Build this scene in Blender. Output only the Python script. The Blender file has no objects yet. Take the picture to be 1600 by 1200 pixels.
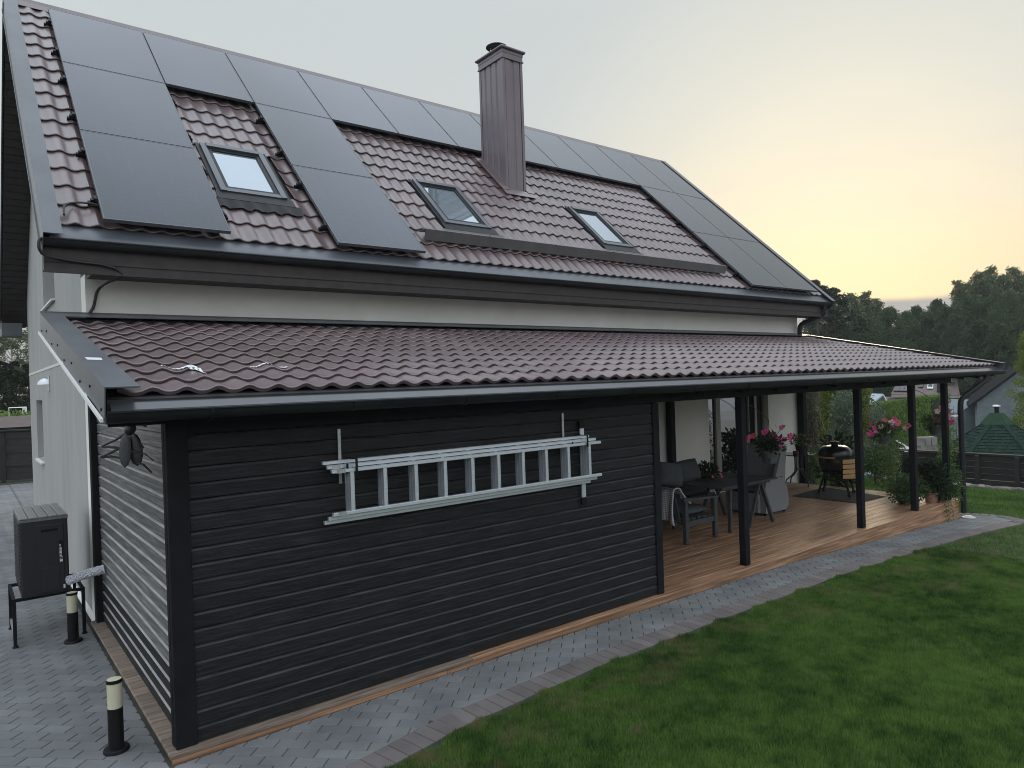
import bpy, math, random
import numpy as np
from mathutils import Vector, Matrix, noise as mnoise
random.seed(7); RNG = np.random.default_rng(11)
PI = math.pi
scene = bpy.context.scene
COL = scene.collection

# ------------------------------------------------------------------ camera
CAM = np.array([-0.9781, -4.6538, 2.1617]); FPX = 1101.3
YAW, PITCH, ROLL = 0.9067, -0.0032, -0.0337
_f = np.array([math.cos(YAW)*math.cos(PITCH), math.sin(YAW)*math.cos(PITCH), math.sin(PITCH)])
_r = np.cross(_f, [0, 0, 1]); _r /= np.linalg.norm(_r); _u = np.cross(_r, _f)
_c, _s = math.cos(ROLL), math.sin(ROLL)
RR, UU, FF = _c*_r + _s*_u, -_s*_r + _c*_u, _f
camd = bpy.data.cameras.new('camera'); cam = bpy.data.objects.new('camera', camd); COL.objects.link(cam)
camd.sensor_width = 36; camd.sensor_fit = 'HORIZONTAL'; camd.lens = 36*FPX/1600
camd.clip_end = 2000; camd.clip_start = 0.05
M = Matrix((( RR[0], UU[0], -FF[0], CAM[0]), (RR[1], UU[1], -FF[1], CAM[1]), (RR[2], UU[2], -FF[2], CAM[2]), (0, 0, 0, 1)))
cam.matrix_world = M
scene.camera = cam

def ray(u, v): return FF + RR*((u-800)/FPX) + UU*(-(v-600)/FPX)
def at_depth(u, v, d):            # a point of the place, surveyed from the photograph
    return CAM + ray(u, v)*d
def project(p):
    d = np.asarray(p, float) - CAM; z = d @ FF
    return 800 + FPX*(d @ RR)/z, 600 - FPX*(d @ UU)/z, z

# ------------------------------------------------------------------ sky and sun
SUN_AZ = math.radians(27); SUN_EL = math.radians(7)
world = bpy.data.worlds.new('World'); scene.world = world; world.use_nodes = True
wn = world.node_tree; wn.nodes.clear()
def N(tree, t, **kw):
    n = tree.nodes.new(t)
    for k, v in kw.items(): setattr(n, k, v)
    return n
def L(tree, a, b): tree.links.new(a, b)
def math_node(tree, op, a, b=None, c=None, clamp=False):
    n = N(tree, 'ShaderNodeMath', operation=op); n.use_clamp = clamp
    for i, x in enumerate((a, b, c)):
        if x is None: continue
        if isinstance(x, (int, float)): n.inputs[i].default_value = x
        else: L(tree, x, n.inputs[i])
    return n.outputs[0]
def mix_node(tree, fac, a, b, blend='MIX'):
    n = N(tree, 'ShaderNodeMix', data_type='RGBA', blend_type=blend)
    n.clamp_factor = True
    for s, x in ((n.inputs[0], fac), (n.inputs[6], a), (n.inputs[7], b)):
        if isinstance(x, (int, float)): s.default_value = x
        elif isinstance(x, tuple): s.default_value = (*x, 1)
        else: L(tree, x, s)
    return n.outputs[2]
def maprange(tree, x, a, b, c=0., d=1., smooth=False):
    n = N(tree, 'ShaderNodeMapRange'); n.clamp = True
    if smooth: n.interpolation_type = 'SMOOTHSTEP'
    L(tree, x, n.inputs[0])
    for i, v in enumerate((a, b, c, d)): n.inputs[i+1].default_value = v
    return n.outputs[0]

SKY_GAIN = 1.0
def build_world():
    t = wn
    out = N(t, 'ShaderNodeOutputWorld'); bg = N(t, 'ShaderNodeBackground')
    tc = N(t, 'ShaderNodeTexCoord'); nrm = N(t, 'ShaderNodeVectorMath', operation='NORMALIZE')
    L(t, tc.outputs['Generated'], nrm.inputs[0])
    d = nrm.outputs[0]
    sep = N(t, 'ShaderNodeSeparateXYZ'); L(t, d, sep.inputs[0]); z = sep.outputs[2]
    sd = (math.cos(SUN_EL)*math.cos(SUN_AZ), math.cos(SUN_EL)*math.sin(SUN_AZ), math.sin(SUN_EL))
    dot = N(t, 'ShaderNodeVectorMath', operation='DOT_PRODUCT'); L(t, d, dot.inputs[0]); dot.inputs[1].default_value = sd
    dt = dot.outputs['Value']
    sky = N(t, 'ShaderNodeTexSky'); sky.sky_type = 'NISHITA'; sky.sun_disc = False
    sky.sun_elevation = SUN_EL; sky.sun_rotation = PI/2 - SUN_AZ
    sky.air_density = 1.2; sky.dust_density = 3.0; sky.ozone_density = 1.0
    nsc = N(t, 'ShaderNodeVectorMath', operation='SCALE'); L(t, sky.outputs[0], nsc.inputs[0]); nsc.inputs['Scale'].default_value = 0.10
    # thin evening cloud veil: creamy towards the sun, brighter blue fill added away from it
    el = math_node(t, 'ARCSINE', z)
    veil = mix_node(t, maprange(t, dt, -0.55, 0.62, smooth=True), (0.84, 0.92, 1.0), (0.412, 0.443, 0.447))
    veil = mix_node(t, maprange(t, el, 0.47, 1.05, smooth=True), veil, (1.08, 1.20, 1.34))  # unseen overhead sky raised above the visible sky as fill for the foreground
    veil = mix_node(t, maprange(t, dt, 0.885, 0.995, smooth=True), veil, (0.535, 0.53, 0.465))
    veil = mix_node(t, maprange(t, dt, 0.96, 0.999, smooth=True), veil, (0.595, 0.575, 0.47))
    # warm band near the horizon
    band = math_node(t, 'POWER', maprange(t, el, 0.02, 0.36, 1.0, 0.0), 1.7)
    warm = maprange(t, dt, 0.2, 0.97, 0.06, 0.92, smooth=True)
    bf = math_node(t, 'MULTIPLY', band, warm)
    veil = mix_node(t, bf, veil, (0.585, 0.445, 0.235))
    # streaks in the veil
    mp = N(t, 'ShaderNodeMapping'); L(t, d, mp.inputs[0]); mp.inputs['Scale'].default_value = (1.6, 1.6, 7.0)
    nz = N(t, 'ShaderNodeTexNoise'); L(t, mp.outputs[0], nz.inputs['Vector']); nz.inputs['Scale'].default_value = 1.7
    nz.inputs['Detail'].default_value = 5; nz.inputs['Roughness'].default_value = 0.5
    str_ = maprange(t, nz.outputs[0], 0.35, 0.7, 0.0, 0.22, smooth=True)
    veil = mix_node(t, str_, veil, (0.45, 0.452, 0.445))
    c = mix_node(t, 0.96, nsc.outputs[0], veil)
    # grey cloud bank low on the horizon
    nz2 = N(t, 'ShaderNodeTexNoise'); mp2 = N(t, 'ShaderNodeMapping'); L(t, d, mp2.inputs[0]); mp2.inputs['Scale'].default_value = (1, 1, .3)
    L(t, mp2.outputs[0], nz2.inputs['Vector']); nz2.inputs['Scale'].default_value = 9; nz2.inputs['Detail'].default_value = 3
    edge = math_node(t, 'ADD', el, math_node(t, 'MULTIPLY', math_node(t, 'SUBTRACT', nz2.outputs[0], 0.5), 0.02))
    bank = maprange(t, edge, 0.094, 0.084, 0.0, 0.92, smooth=True)
    c = mix_node(t, bank, c, (0.29, 0.295, 0.29))
    L(t, c, bg.inputs[0]); bg.inputs[1].default_value = SKY_GAIN
    L(t, bg.outputs[0], out.inputs[0])
build_world()
sund = bpy.data.lights.new('sun', 'SUN'); sund.energy = 0.9; sund.angle = math.radians(14); sund.color = (1, .82, .58)
sun = bpy.data.objects.new('sun', sund); COL.objects.link(sun)
sun.rotation_euler = Vector((math.cos(SUN_EL)*math.cos(SUN_AZ), math.cos(SUN_EL)*math.sin(SUN_AZ), math.sin(SUN_EL))).to_track_quat('Z', 'Y').to_euler()
sun.location = (30, 20, 20)
vs = scene.view_settings
vs.view_transform = 'Standard'; vs.look = 'None'; vs.exposure = 0.60; vs.gamma = 1.0; vs.use_curve_mapping = False
scene.cycles.use_denoising = True; scene.cycles.filter_width = 1.0

# ------------------------------------------------------------------ materials
def material(name, color, rough=.6, metal=0., var=0., vscale=6., color2=None, bump=0., bscale=40., stretch=None, spec=.5, coat=0., sub=None, detail=4., noise_rough=.55, ramp=(.35, .65), tint_random=0.):
    m = bpy.data.materials.new(name); m.use_nodes = True; t = m.node_tree
    b = t.nodes['Principled BSDF']
    b.inputs['Base Color'].default_value = (*color, 1); b.inputs['Roughness'].default_value = rough; b.inputs['Metallic'].default_value = metal
    b.inputs['Specular IOR Level'].default_value = spec
    if coat: b.inputs['Coat Weight'].default_value = coat; b.inputs['Coat Roughness'].default_value = .05 if coat > .4 else .16
    if color2 is None and var: color2 = tuple(min(1, x*(1+var)) for x in color); color = tuple(x*(1-var) for x in color)
    geo = N(t, 'ShaderNodeNewGeometry'); src = geo.outputs['Position']
    if stretch:
        mp = N(t, 'ShaderNodeMapping'); L(t, src, mp.inputs[0]); mp.inputs['Scale'].default_value = stretch; src = mp.outputs[0]
    col = None
    if color2 is not None:
        nz = N(t, 'ShaderNodeTexNoise'); L(t, src, nz.inputs['Vector']); nz.inputs['Scale'].default_value = vscale
        nz.inputs['Detail'].default_value = detail; nz.inputs['Roughness'].default_value = noise_rough
        col = mix_node(t, maprange(t, nz.outputs[0], *ramp), color, color2)
    if tint_random:
        oi = N(t, 'ShaderNodeObjectInfo')
        gi = N(t, 'ShaderNodeNewGeometry')
        rnd = math_node(t, 'FRACT', math_node(t, 'ADD', oi.outputs['Random'], gi.outputs['Random Per Island']))
        k = maprange(t, rnd, 0, 1, 1-tint_random, 1+tint_random)
        sc = N(t, 'ShaderNodeVectorMath', operation='SCALE'); L(t, k, sc.inputs['Scale'])
        if col is None: sc.inputs[0].default_value = color
        else: L(t, col, sc.inputs[0])
        col = sc.outputs[0]
    if col is not None: L(t, col, b.inputs['Base Color'])
    if bump:
        nz = N(t, 'ShaderNodeTexNoise'); L(t, src, nz.inputs['Vector']); nz.inputs['Scale'].default_value = bscale; nz.inputs['Detail'].default_value = 3
        bp = N(t, 'ShaderNodeBump'); bp.inputs['Strength'].default_value = bump; bp.inputs['Distance'].default_value = .01
        L(t, nz.outputs[0], bp.inputs['Height']); L(t, bp.outputs[0], b.inputs['Normal'])
    return m

def foliage_material(name, c1, c2, scale=1.2, trans=.25):
    m = bpy.data.materials.new(name); m.use_nodes = True; t = m.node_tree
    b = t.nodes['Principled BSDF']; b.inputs['Roughness'].default_value = .55; b.inputs['Specular IOR Level'].default_value = .3
    gi = N(t, 'ShaderNodeNewGeometry'); oi = N(t, 'ShaderNodeObjectInfo')
    nz = N(t, 'ShaderNodeTexNoise'); L(t, gi.outputs['Position'], nz.inputs['Vector']); nz.inputs['Scale'].default_value = scale; nz.inputs['Detail'].default_value = 3
    f = math_node(t, 'ADD', math_node(t, 'MULTIPLY', gi.outputs['Random Per Island'], .55), math_node(t, 'MULTIPLY', nz.outputs[0], .45))
    f = math_node(t, 'ADD', f, math_node(t, 'MULTIPLY', math_node(t, 'SUBTRACT', oi.outputs['Random'], .5), .35), clamp=True)
    col = mix_node(t, f, c1, c2)
    L(t, col, b.inputs['Base Color'])
    if trans:
        tr = N(t, 'ShaderNodeBsdfTranslucent'); L(t, col, tr.inputs[0]); mx = N(t, 'ShaderNodeMixShader'); mx.inputs[0].default_value = trans
        out = t.nodes['Material Output']; L(t, b.outputs[0], mx.inputs[1]); L(t, tr.outputs[0], mx.inputs[2]); L(t, mx.outputs[0], out.inputs[0])
    return m

M_ = {}
M_['tile'] = material('roof_tile_steel', (.098, .064, .065), .40, color2=(.140, .098, .100), vscale=1.1, bump=.06, bscale=50, spec=.7, tint_random=.10, coat=.35)
M_['flash'] = material('dark_flashing', (.062, .068, .080), .38, color2=(.085, .092, .105), vscale=2.5, spec=.6)
M_['drip'] = material('glossy_drip_plate', (.038, .042, .050), .22, color2=(.052, .057, .066), vscale=2.5, spec=.8)
M_['gutter'] = material('gutter_steel', (.012, .013, .0155), .45, color2=(.019, .021, .024), vscale=4, spec=.2)
M_['soffit'] = material('soffit_brown', (.026, .021, .021), .6, color2=(.040, .033, .032), vscale=9)
M_['plaster_lit'] = material('lit_plaster', (.76, .735, .685), .9, color2=(.85, .825, .775), vscale=1.1, bump=.35, bscale=120)  # same plaster as the gable, lightened to paint in the front's stronger light
M_['plaster'] = material('shaded_plaster', (.345, .34, .33), .9, color2=(.405, .398, .388), vscale=1.3, bump=.35, bscale=120, stretch=(2, 2, .35))  # same plaster as the front, darkened to paint in the dimmer gable light
M_['black_wood'] = material('black_stained_wood', (.0078, .0084, .0094), .6, color2=(.034, .035, .036), vscale=5, stretch=(.8, .8, 16), bump=.4, bscale=14, ramp=(.45, .85), tint_random=.22, spec=.3)
M_['black_trim'] = material('black_trim_wood', (.0075, .008, .0095), .7, color2=(.012, .013, .0145), vscale=4, bump=.1, bscale=30, spec=.12)
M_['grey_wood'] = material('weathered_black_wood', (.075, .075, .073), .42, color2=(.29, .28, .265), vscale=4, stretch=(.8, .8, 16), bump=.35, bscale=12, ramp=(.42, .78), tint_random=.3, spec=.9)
M_['worn_lit_edge'] = material('worn_lit_plank_edge', (.018, .020, .023), .55, color2=(.058, .061, .065), vscale=5, stretch=(.6, .6, 10), spec=.4)  # weathered paint, lightened further to paint in the ledge highlight
M_['worn_lit_edge_grey'] = material('worn_lit_grey_plank_edge', (.22, .22, .215), .5, color2=(.36, .355, .34), vscale=5, stretch=(.6, .6, 10), spec=.5)  # side-wall ledges: weathering plus a stronger highlight put into the colour
M_['post'] = material('post_paint', (.008, .009, .011), .7, color2=(.012, .013, .015), vscale=5, spec=.12)
M_['deck'] = material('oiled_decking', (.145, .077, .045), .50, color2=(.43, .25, .145), vscale=4, stretch=(.40, 9, 9), bump=.4, bscale=9, tint_random=.22, spec=.35, ramp=(.34, .70))
M_['old_deck'] = material('greyed_decking', (.15, .105, .08), .7, color2=(.28, .22, .175), vscale=5, stretch=(.6, 6, 6), bump=.4, bscale=10, tint_random=.2)
M_['paver'] = material('grey_paver', (.128, .134, .139), .85, color2=(.184, .190, .193), vscale=2.2, bump=.3, bscale=150, tint_random=.11)
M_['border'] = material('brown_border_paver', (.118, .102, .100), .85, color2=(.160, .142, .138), vscale=3, bump=.3, bscale=150, tint_random=.13)
M_['joint'] = material('joint_sand', (.022, .023, .021), .95, color2=(.055, .055, .040), vscale=2)
M_['soil'] = material('lawn_soil', (.020, .035, .012), .95, color2=(.035, .055, .018), vscale=3)
M_['alu'] = material('ladder_aluminium', (.66, .70, .76), .36, metal=.7, color2=(.76, .79, .84), vscale=8, stretch=(1, 8, 8))
M_['steel'] = material('galvanised_steel', (.45, .46, .46), .45, metal=.8, var=.15, vscale=20)
M_['black_plastic'] = material('black_plastic', (.006, .006, .007), .55, spec=.2)
M_['casing'] = material('anthracite_casing', (.017, .018, .022), .35, spec=.5)
M_['casing_top'] = material('casing_lid', (.20, .20, .20), .35, metal=.4, var=.12, vscale=5)
M_['label_white'] = material('label_white', (.6, .6, .6), .6)
M_['diffuser'] = material('opal_diffuser', (.52, .50, .36), .4, var=.04)
M_['dark_furn'] = material('charcoal_furniture', (.050, .054, .057), .55, var=.2, spec=.35)
M_['cushion'] = material('charcoal_cushion', (.052, .056, .060), .9, var=.2, vscale=3, bump=.3, bscale=250)
M_['wicker'] = material('grey_wicker', (.14, .145, .148), .7, color2=(.23, .235, .238), vscale=70, bump=.7, bscale=90)
M_['ceramic'] = material('black_ceramic', (.008, .008, .009), .22, bump=.2, bscale=120, spec=.6)
M_['bamboo'] = material('bamboo_slat', (.50, .29, .115), .5, var=.15, vscale=8, stretch=(6, 1, 6))
M_['pot_grey'] = material('grey_pot', (.075, .085, .085), .6, var=.1)
M_['pot_green'] = material('dark_green_pot', (.012, .022, .018), .5)
M_['terracotta'] = material('terracotta', (.30, .16, .11), .8, var=.1)
M_['maroon'] = material('maroon_glass', (.12, .02, .035), .25)
M_['white'] = material('white_paint', (.75, .75, .73), .5)
M_['lamp_steel'] = material('brushed_steel', (.55, .57, .6), .3, metal=.9)
M_['fence'] = material('dark_fence_wood', (.010, .009, .0085), .7, color2=(.020, .018, .0165), vscale=4, stretch=(1, 1, 8), tint_random=.25)
M_['fence_cap'] = material('fence_cap_brown', (.075, .055, .05), .8, color2=(.11, .085, .075), vscale=7)
M_['bark'] = material('bark', (.06, .05, .04), .9, var=.4, vscale=6, stretch=(3, 3, .6))
M_['birch_bark'] = material('birch_bark', (.42, .40, .37), .8, color2=(.1, .09, .08), vscale=4, stretch=(1, 1, 4), ramp=(.55, .7))
M_['stone'] = material('edging_stone', (.16, .14, .125), .9, var=.35, vscale=8, bump=.5, bscale=20, tint_random=.3)
M_['shingle_green'] = material('green_shingle', (.011, .025, .018), .9, spec=.12, color2=(.015, .033, .024), vscale=3, tint_random=.12)
M_['shingle_grey'] = material('grey_shingle', (.165, .20, .215), .85, var=.08, vscale=2, tint_random=.10)
M_['dark_roof'] = material('neighbour_dark_roof', (.009, .010, .012), .85, spec=.1)
M_['brown_roof'] = material('neighbour_brown_roof', (.13, .095, .085), .7, var=.12, vscale=2, stretch=(1, 1, 6))
M_['beige'] = material('neighbour_wall', (.30, .26, .235), .9, var=.08)
M_['car_white'] = material('white_car_paint', (.72, .72, .70), .25, coat=.5)
M_['dark_glass'] = material('dark_glass', (.01, .012, .015), .06, spec=.8)
M_['tarp'] = material('pale_blue_tarp', (.40, .47, .52), .5, var=.1)
M_['block'] = material('concrete_blocks', (.24, .22, .20), .9, var=.2, vscale=4, tint_random=.15)
M_['blind_green'] = material('green_blind', (.30, .35, .20), .8, var=.05)
M_['plastic_scrap'] = material('pale_plastic', (.75, .77, .78), .3)
M_['rubber'] = material('rubber_mat', (.016, .016, .017), .85, bump=.3, bscale=60)
M_['cable'] = material('black_cable', (.012, .012, .012), .5)
M_['mortar'] = material('putty_grey', (.28, .27, .26), .9)
M_['greenhouse'] = material('polycarbonate', (.80, .82, .84), .3)
M_['insect'] = material('carved_insect_wood', (.014, .014, .014), .5, color2=(.035, .034, .032), vscale=20)
M_['insect_wing'] = material('insect_wing_grey', (.05, .053, .056), .5, var=.12, vscale=15)
M_['pale_joint'] = material('pale_wall_strip', (.66, .65, .62), .85)

def glass_like(name, base, rough, ior=1.6, metal=0., tint=(1, 1, 1)):
    m = bpy.data.materials.new(name); m.use_nodes = True; b = m.node_tree.nodes['Principled BSDF']
    b.inputs['Base Color'].default_value = (*base, 1); b.inputs['Roughness'].default_value = rough
    b.inputs['IOR'].default_value = ior; b.inputs['Metallic'].default_value = metal
    b.inputs['Specular Tint'].default_value = (*tint, 1)
    return m
M_['door_glass'] = glass_like('door_glass', (.012, .012, .012), .01, 2.2)
M_['skylight_glass'] = glass_like('skylight_glass', (.30, .36, .40), .02, 2.3, .55)
def solar_material():
    m = bpy.data.materials.new('solar_cells'); m.use_nodes = True; t = m.node_tree; b = t.nodes['Principled BSDF']
    b.inputs['IOR'].default_value = 1.54; b.inputs['Specular Tint'].default_value = (.80, .90, 1.0, 1)
    tc = N(t, 'ShaderNodeTexCoord'); sp = N(t, 'ShaderNodeSeparateXYZ'); L(t, tc.outputs['Object'], sp.inputs[0])
    def lines(sock, pitch, w):
        fr = math_node(t, 'FRACT', math_node(t, 'DIVIDE', sock, pitch))
        return math_node(t, 'LESS_THAN', fr, w)
    g = math_node(t, 'MAXIMUM', lines(sp.outputs[0], 1.12/6, .012), lines(sp.outputs[1], 1.74/20, .02))
    nz = N(t, 'ShaderNodeTexNoise'); L(t, tc.outputs['Object'], nz.inputs['Vector']); nz.inputs['Scale'].default_value = 2.5
    c = mix_node(t, nz.outputs[0], (.014, .016, .024), (.022, .023, .032))
    c = mix_node(t, math_node(t, 'MULTIPLY', g, .9), c, (.050, .052, .062))
    L(t, c, b.inputs['Base Color'])
    nz2 = N(t, 'ShaderNodeTexNoise'); L(t, tc.outputs['Object'], nz2.inputs['Vector']); nz2.inputs['Scale'].default_value = 6
    L(t, maprange(t, nz2.outputs[0], .3, .7, .05, .10), b.inputs['Roughness'])
    return m
M_['solar'] = solar_material()
def plaid_material():
    m = bpy.data.materials.new('plaid_wool'); m.use_nodes = True; t = m.node_tree; b = t.nodes['Principled BSDF']
    b.inputs['Roughness'].default_value = .95
    uv = N(t, 'ShaderNodeUVMap'); sp = N(t, 'ShaderNodeSeparateXYZ'); L(t, uv.outputs[0], sp.inputs[0])
    def chk(s, p, w): return math_node(t, 'LESS_THAN', math_node(t, 'FRACT', math_node(t, 'DIVIDE', s, p)), w)
    a = chk(sp.outputs[0], .036, .5); c = chk(sp.outputs[1], .036, .5)
    s = math_node(t, 'MULTIPLY', math_node(t, 'ADD', a, c), .5)
    col = mix_node(t, s, (.15, .15, .165), (.58, .58, .60))
    L(t, col, b.inputs['Base Color'])
    return m
M_['plaid'] = plaid_material()
def grass_material():
    m = bpy.data.materials.new('grass_blades'); m.use_nodes = True; t = m.node_tree; b = t.nodes['Principled BSDF']
    b.inputs['Roughness'].default_value = .5; b.inputs['Specular IOR Level'].default_value = .25
    gi = N(t, 'ShaderNodeNewGeometry')
    f = None
    for (sc_, wt) in ((.55, .36), (3.2, .34), (11., .30)):
        n1 = N(t, 'ShaderNodeTexNoise'); L(t, gi.outputs['Position'], n1.inputs['Vector']); n1.inputs['Scale'].default_value = sc_; n1.inputs['Detail'].default_value = 3
        q = math_node(t, 'MULTIPLY', n1.outputs[0], wt); f = q if f is None else math_node(t, 'ADD', f, q)
    f = math_node(t, 'ADD', maprange(t, f, .38, .62), math_node(t, 'MULTIPLY', math_node(t, 'SUBTRACT', gi.outputs['Random Per Island'], .5), .6), clamp=True)
    col = mix_node(t, f, (.022, .066, .012), (.145, .25, .055))
    at = N(t, 'ShaderNodeAttribute'); at.attribute_name = 'dry'
    col = mix_node(t, at.outputs['Fac'], col, (.26, .21, .115))
    L(t, col, b.inputs['Base Color'])
    tr = N(t, 'ShaderNodeBsdfTranslucent'); L(t, col, tr.inputs[0]); mx = N(t, 'ShaderNodeMixShader'); mx.inputs[0].default_value = .4
    L(t, b.outputs[0], mx.inputs[1]); L(t, tr.outputs[0], mx.inputs[2]); L(t, mx.outputs[0], t.nodes['Material Output'].inputs[0])
    return m
M_['grass'] = grass_material()
def foil_material():
    m = material('crinkled_foil', (.80, .82, .88), .38, metal=.65); t = m.node_tree; b = t.nodes['Principled BSDF']
    gi = N(t, 'ShaderNodeNewGeometry'); v = N(t, 'ShaderNodeTexVoronoi'); L(t, gi.outputs['Position'], v.inputs['Vector']); v.inputs['Scale'].default_value = 90
    bp = N(t, 'ShaderNodeBump'); bp.inputs['Strength'].default_value = 1; bp.inputs['Distance'].default_value = .02
    L(t, v.outputs[0], bp.inputs['Height']); L(t, bp.outputs[0], b.inputs['Normal'])
    return m
M_['foil'] = foil_material()
F_ = {
 'birch': foliage_material('birch_leaves', (.040, .065, .028), (.15, .18, .085), .35),
 'forest': foliage_material('forest_leaves', (.022, .044, .017), (.090, .130, .055), .35),
 'pine': foliage_material('pine_needles', (.024, .038, .022), (.055, .072, .038), .6, .1),
 'thuja': foliage_material('thuja_leaves', (.014, .032, .012), (.035, .062, .020), 1.2, .1),
 'yellowgreen': foliage_material('yellow_green_leaves', (.075, .110, .016), (.21, .25, .04), 1.5),
 'silver': foliage_material('silver_green_leaves', (.070, .105, .070), (.22, .27, .20), 2.),
 'bush': foliage_material('bush_leaves', (.030, .065, .022), (.115, .175, .065), 2.5),
 'dark': foliage_material('dark_leaves', (.010, .022, .010), (.035, .058, .026), 4.),
 'bright': foliage_material('bright_leaves', (.07, .13, .03), (.20, .28, .08), 3.),
 'hedge': foliage_material('hedge_leaves', (.085, .155, .030), (.18, .28, .06), 2.),
 'dry': foliage_material('dry_twigs', (.075, .068, .052), (.16, .15, .12), 2.),
 'pink': foliage_material('pink_petals', (.62, .045, .22), (.78, .12, .36), 10., .2),
 'salmon': foliage_material('salmon_petals', (.62, .07, .14), (.72, .16, .22), 10., .2),
 'palepink': foliage_material('pale_petals', (.72, .36, .50), (.82, .6, .68), 10., .2),
}

# ------------------------------------------------------------------ mesh helpers
class MB:
    def __init__(s): s.v = []; s.f = []
    def add(s, vs, fs):
        o = len(s.v); s.v += [tuple(map(float, p)) for p in vs]; s.f += [tuple(i+o for i in f) for f in fs]; return s
    def box(s, x0, x1, y0, y1, z0, z1):
        return s.add([(x0,y0,z0),(x1,y0,z0),(x1,y1,z0),(x0,y1,z0),(x0,y0,z1),(x1,y0,z1),(x1,y1,z1),(x0,y1,z1)],
                     [(0,3,2,1),(4,5,6,7),(0,1,5,4),(1,2,6,5),(2,3,7,6),(3,0,4,7)])
    def bbox(s, x0, x1, y0, y1, z0, z1, b=.004):     # box with chamfered long edges all round
        pts = []; c = (x0,x1,y0,y1,z0,z1)
        import itertools
        cx, cy, cz, hx, hy, hz = (x0+x1)/2, (y0+y1)/2, (z0+z1)/2, (x1-x0)/2, (y1-y0)/2, (z1-z0)/2
        b = min(b, hx*.9, hy*.9, hz*.9)
        idx = {}
        for sx in (-1,1):
            for sy in (-1,1):
                for sz in (-1,1):
                    for a in range(3):
                        p = [cx+sx*(hx-(b if a!=0 else 0)), cy+sy*(hy-(b if a!=1 else 0)), cz+sz*(hz-(b if a!=2 else 0))]
                        idx[(sx,sy,sz,a)] = len(pts); pts.append(p)
        fs = []
        for a in range(3):
            o = [i for i in range(3) if i != a]
            for sg in (-1,1):
                q = []
                for (p1,p2) in ((-1,-1),(1,-1),(1,1),(-1,1)):
                    k = [0,0,0]; k[a] = sg; k[o[0]] = p1; k[o[1]] = p2; q.append(idx[(*k,a)])
                flip = (sg < 0) ^ (a == 1)
                fs.append(tuple(reversed(q)) if flip else tuple(q))
        for a in range(3):              # edges along axis a
            o = [i for i in range(3) if i != a]
            for p1 in (-1,1):
                for p2 in (-1,1):
                    q = []
                    for (sg, w) in ((-1,o[0]),(1,o[0]),(1,o[1]),(-1,o[1])):
                        k = [0,0,0]; k[a] = sg; k[o[0]] = p1; k[o[1]] = p2; q.append(idx[(*k,w)])
                    fs.append(tuple(q))
        for sx in (-1,1):
            for sy in (-1,1):
                for sz in (-1,1): fs.append((idx[(sx,sy,sz,0)], idx[(sx,sy,sz,1)], idx[(sx,sy,sz,2)]))
        return s.add(pts, fs)
    def beam(s, a, b, w, h=None, up=(0,0,1)):
        h = h or w; a = Vector(a); b = Vector(b); d = (b-a).normalized(); up = Vector(up)
        if abs(d.dot(up)) > .99: up = Vector((1,0,0))
        r = d.cross(up).normalized(); u = r.cross(d)
        vs = []
        for p in (a, b):
            for (i, j) in ((-1,-1),(1,-1),(1,1),(-1,1)): vs.append(p + r*(i*w/2) + u*(j*h/2))
        return s.add(vs, [(3,2,1,0),(4,5,6,7),(0,1,5,4),(1,2,6,5),(2,3,7,6),(3,0,4,7)])
    def tube(s, pts, r, n=8, caps=True):
        pts = [Vector(p) for p in pts]; rs = r if isinstance(r, (list, tuple)) else [r]*len(pts)
        rings = []; o = len(s.v); prev = None
        for i, p in enumerate(pts):
            d = (pts[min(i+1, len(pts)-1)] - pts[max(i-1, 0)]).normalized()
            ref = prev if prev is not None else (Vector((0,0,1)) if abs(d.z) < .9 else Vector((1,0,0)))
            u = (ref - d*ref.dot(d)).normalized(); w = d.cross(u); prev = u
            rings.append([p + (u*math.cos(2*PI*k/n) + w*math.sin(2*PI*k/n))*rs[i] for k in range(n)])
        vs = [q for ring in rings for q in ring]; fs = []
        for i in range(len(pts)-1):
            for k in range(n): fs.append((i*n+k, i*n+(k+1)%n, (i+1)*n+(k+1)%n, (i+1)*n+k))
        if caps: fs.append(tuple(reversed(range(n)))); fs.append(tuple(range((len(pts)-1)*n, len(pts)*n)))
        return s.add(vs, fs)
    def lathe(s, prof, c=(0,0,0), n=20):
        c = Vector(c); vs = []; fs = []
        for (r, z) in prof:
            for k in range(n): vs.append(c + Vector((r*math.cos(2*PI*k/n), r*math.sin(2*PI*k/n), z)))
        for i in range(len(prof)-1):
            for k in range(n): fs.append((i*n+k, i*n+(k+1)%n, (i+1)*n+(k+1)%n, (i+1)*n+k))
        if prof[0][0] > 1e-4: fs.append(tuple(reversed(range(n))))
        if prof[-1][0] > 1e-4: fs.append(tuple(range((len(prof)-1)*n, len(prof)*n)))
        return s.add(vs, fs)
    def prism(s, poly, off):        # poly: 3-D planar outline, extruded by vector off
        n = len(poly); off = Vector(off); vs = [Vector(p) for p in poly] + [Vector(p)+off for p in poly]
        fs = [tuple(reversed(range(n))), tuple(range(n, 2*n))] + [(i, (i+1)%n, n+(i+1)%n, n+i) for i in range(n)]
        return s.add(vs, fs)
    def mesh(s, name, smooth=False):
        me = bpy.data.meshes.new(name); me.from_pydata(s.v, [], s.f); me.update()
        if smooth:
            me.polygons.foreach_set('use_smooth', [True]*len(me.polygons))
            try: me.set_sharp_from_angle(angle=math.radians(40))
            except Exception: pass
        return me
    def build(s, name, mat, parent=None, smooth=False, kind=None, label=None):
        return link(s.mesh(name, smooth), name, mat, parent, kind, label)
def is_local(o):
    while o is not None:
        if o.get('_local'): return True
        o = o.parent
    return False
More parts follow.
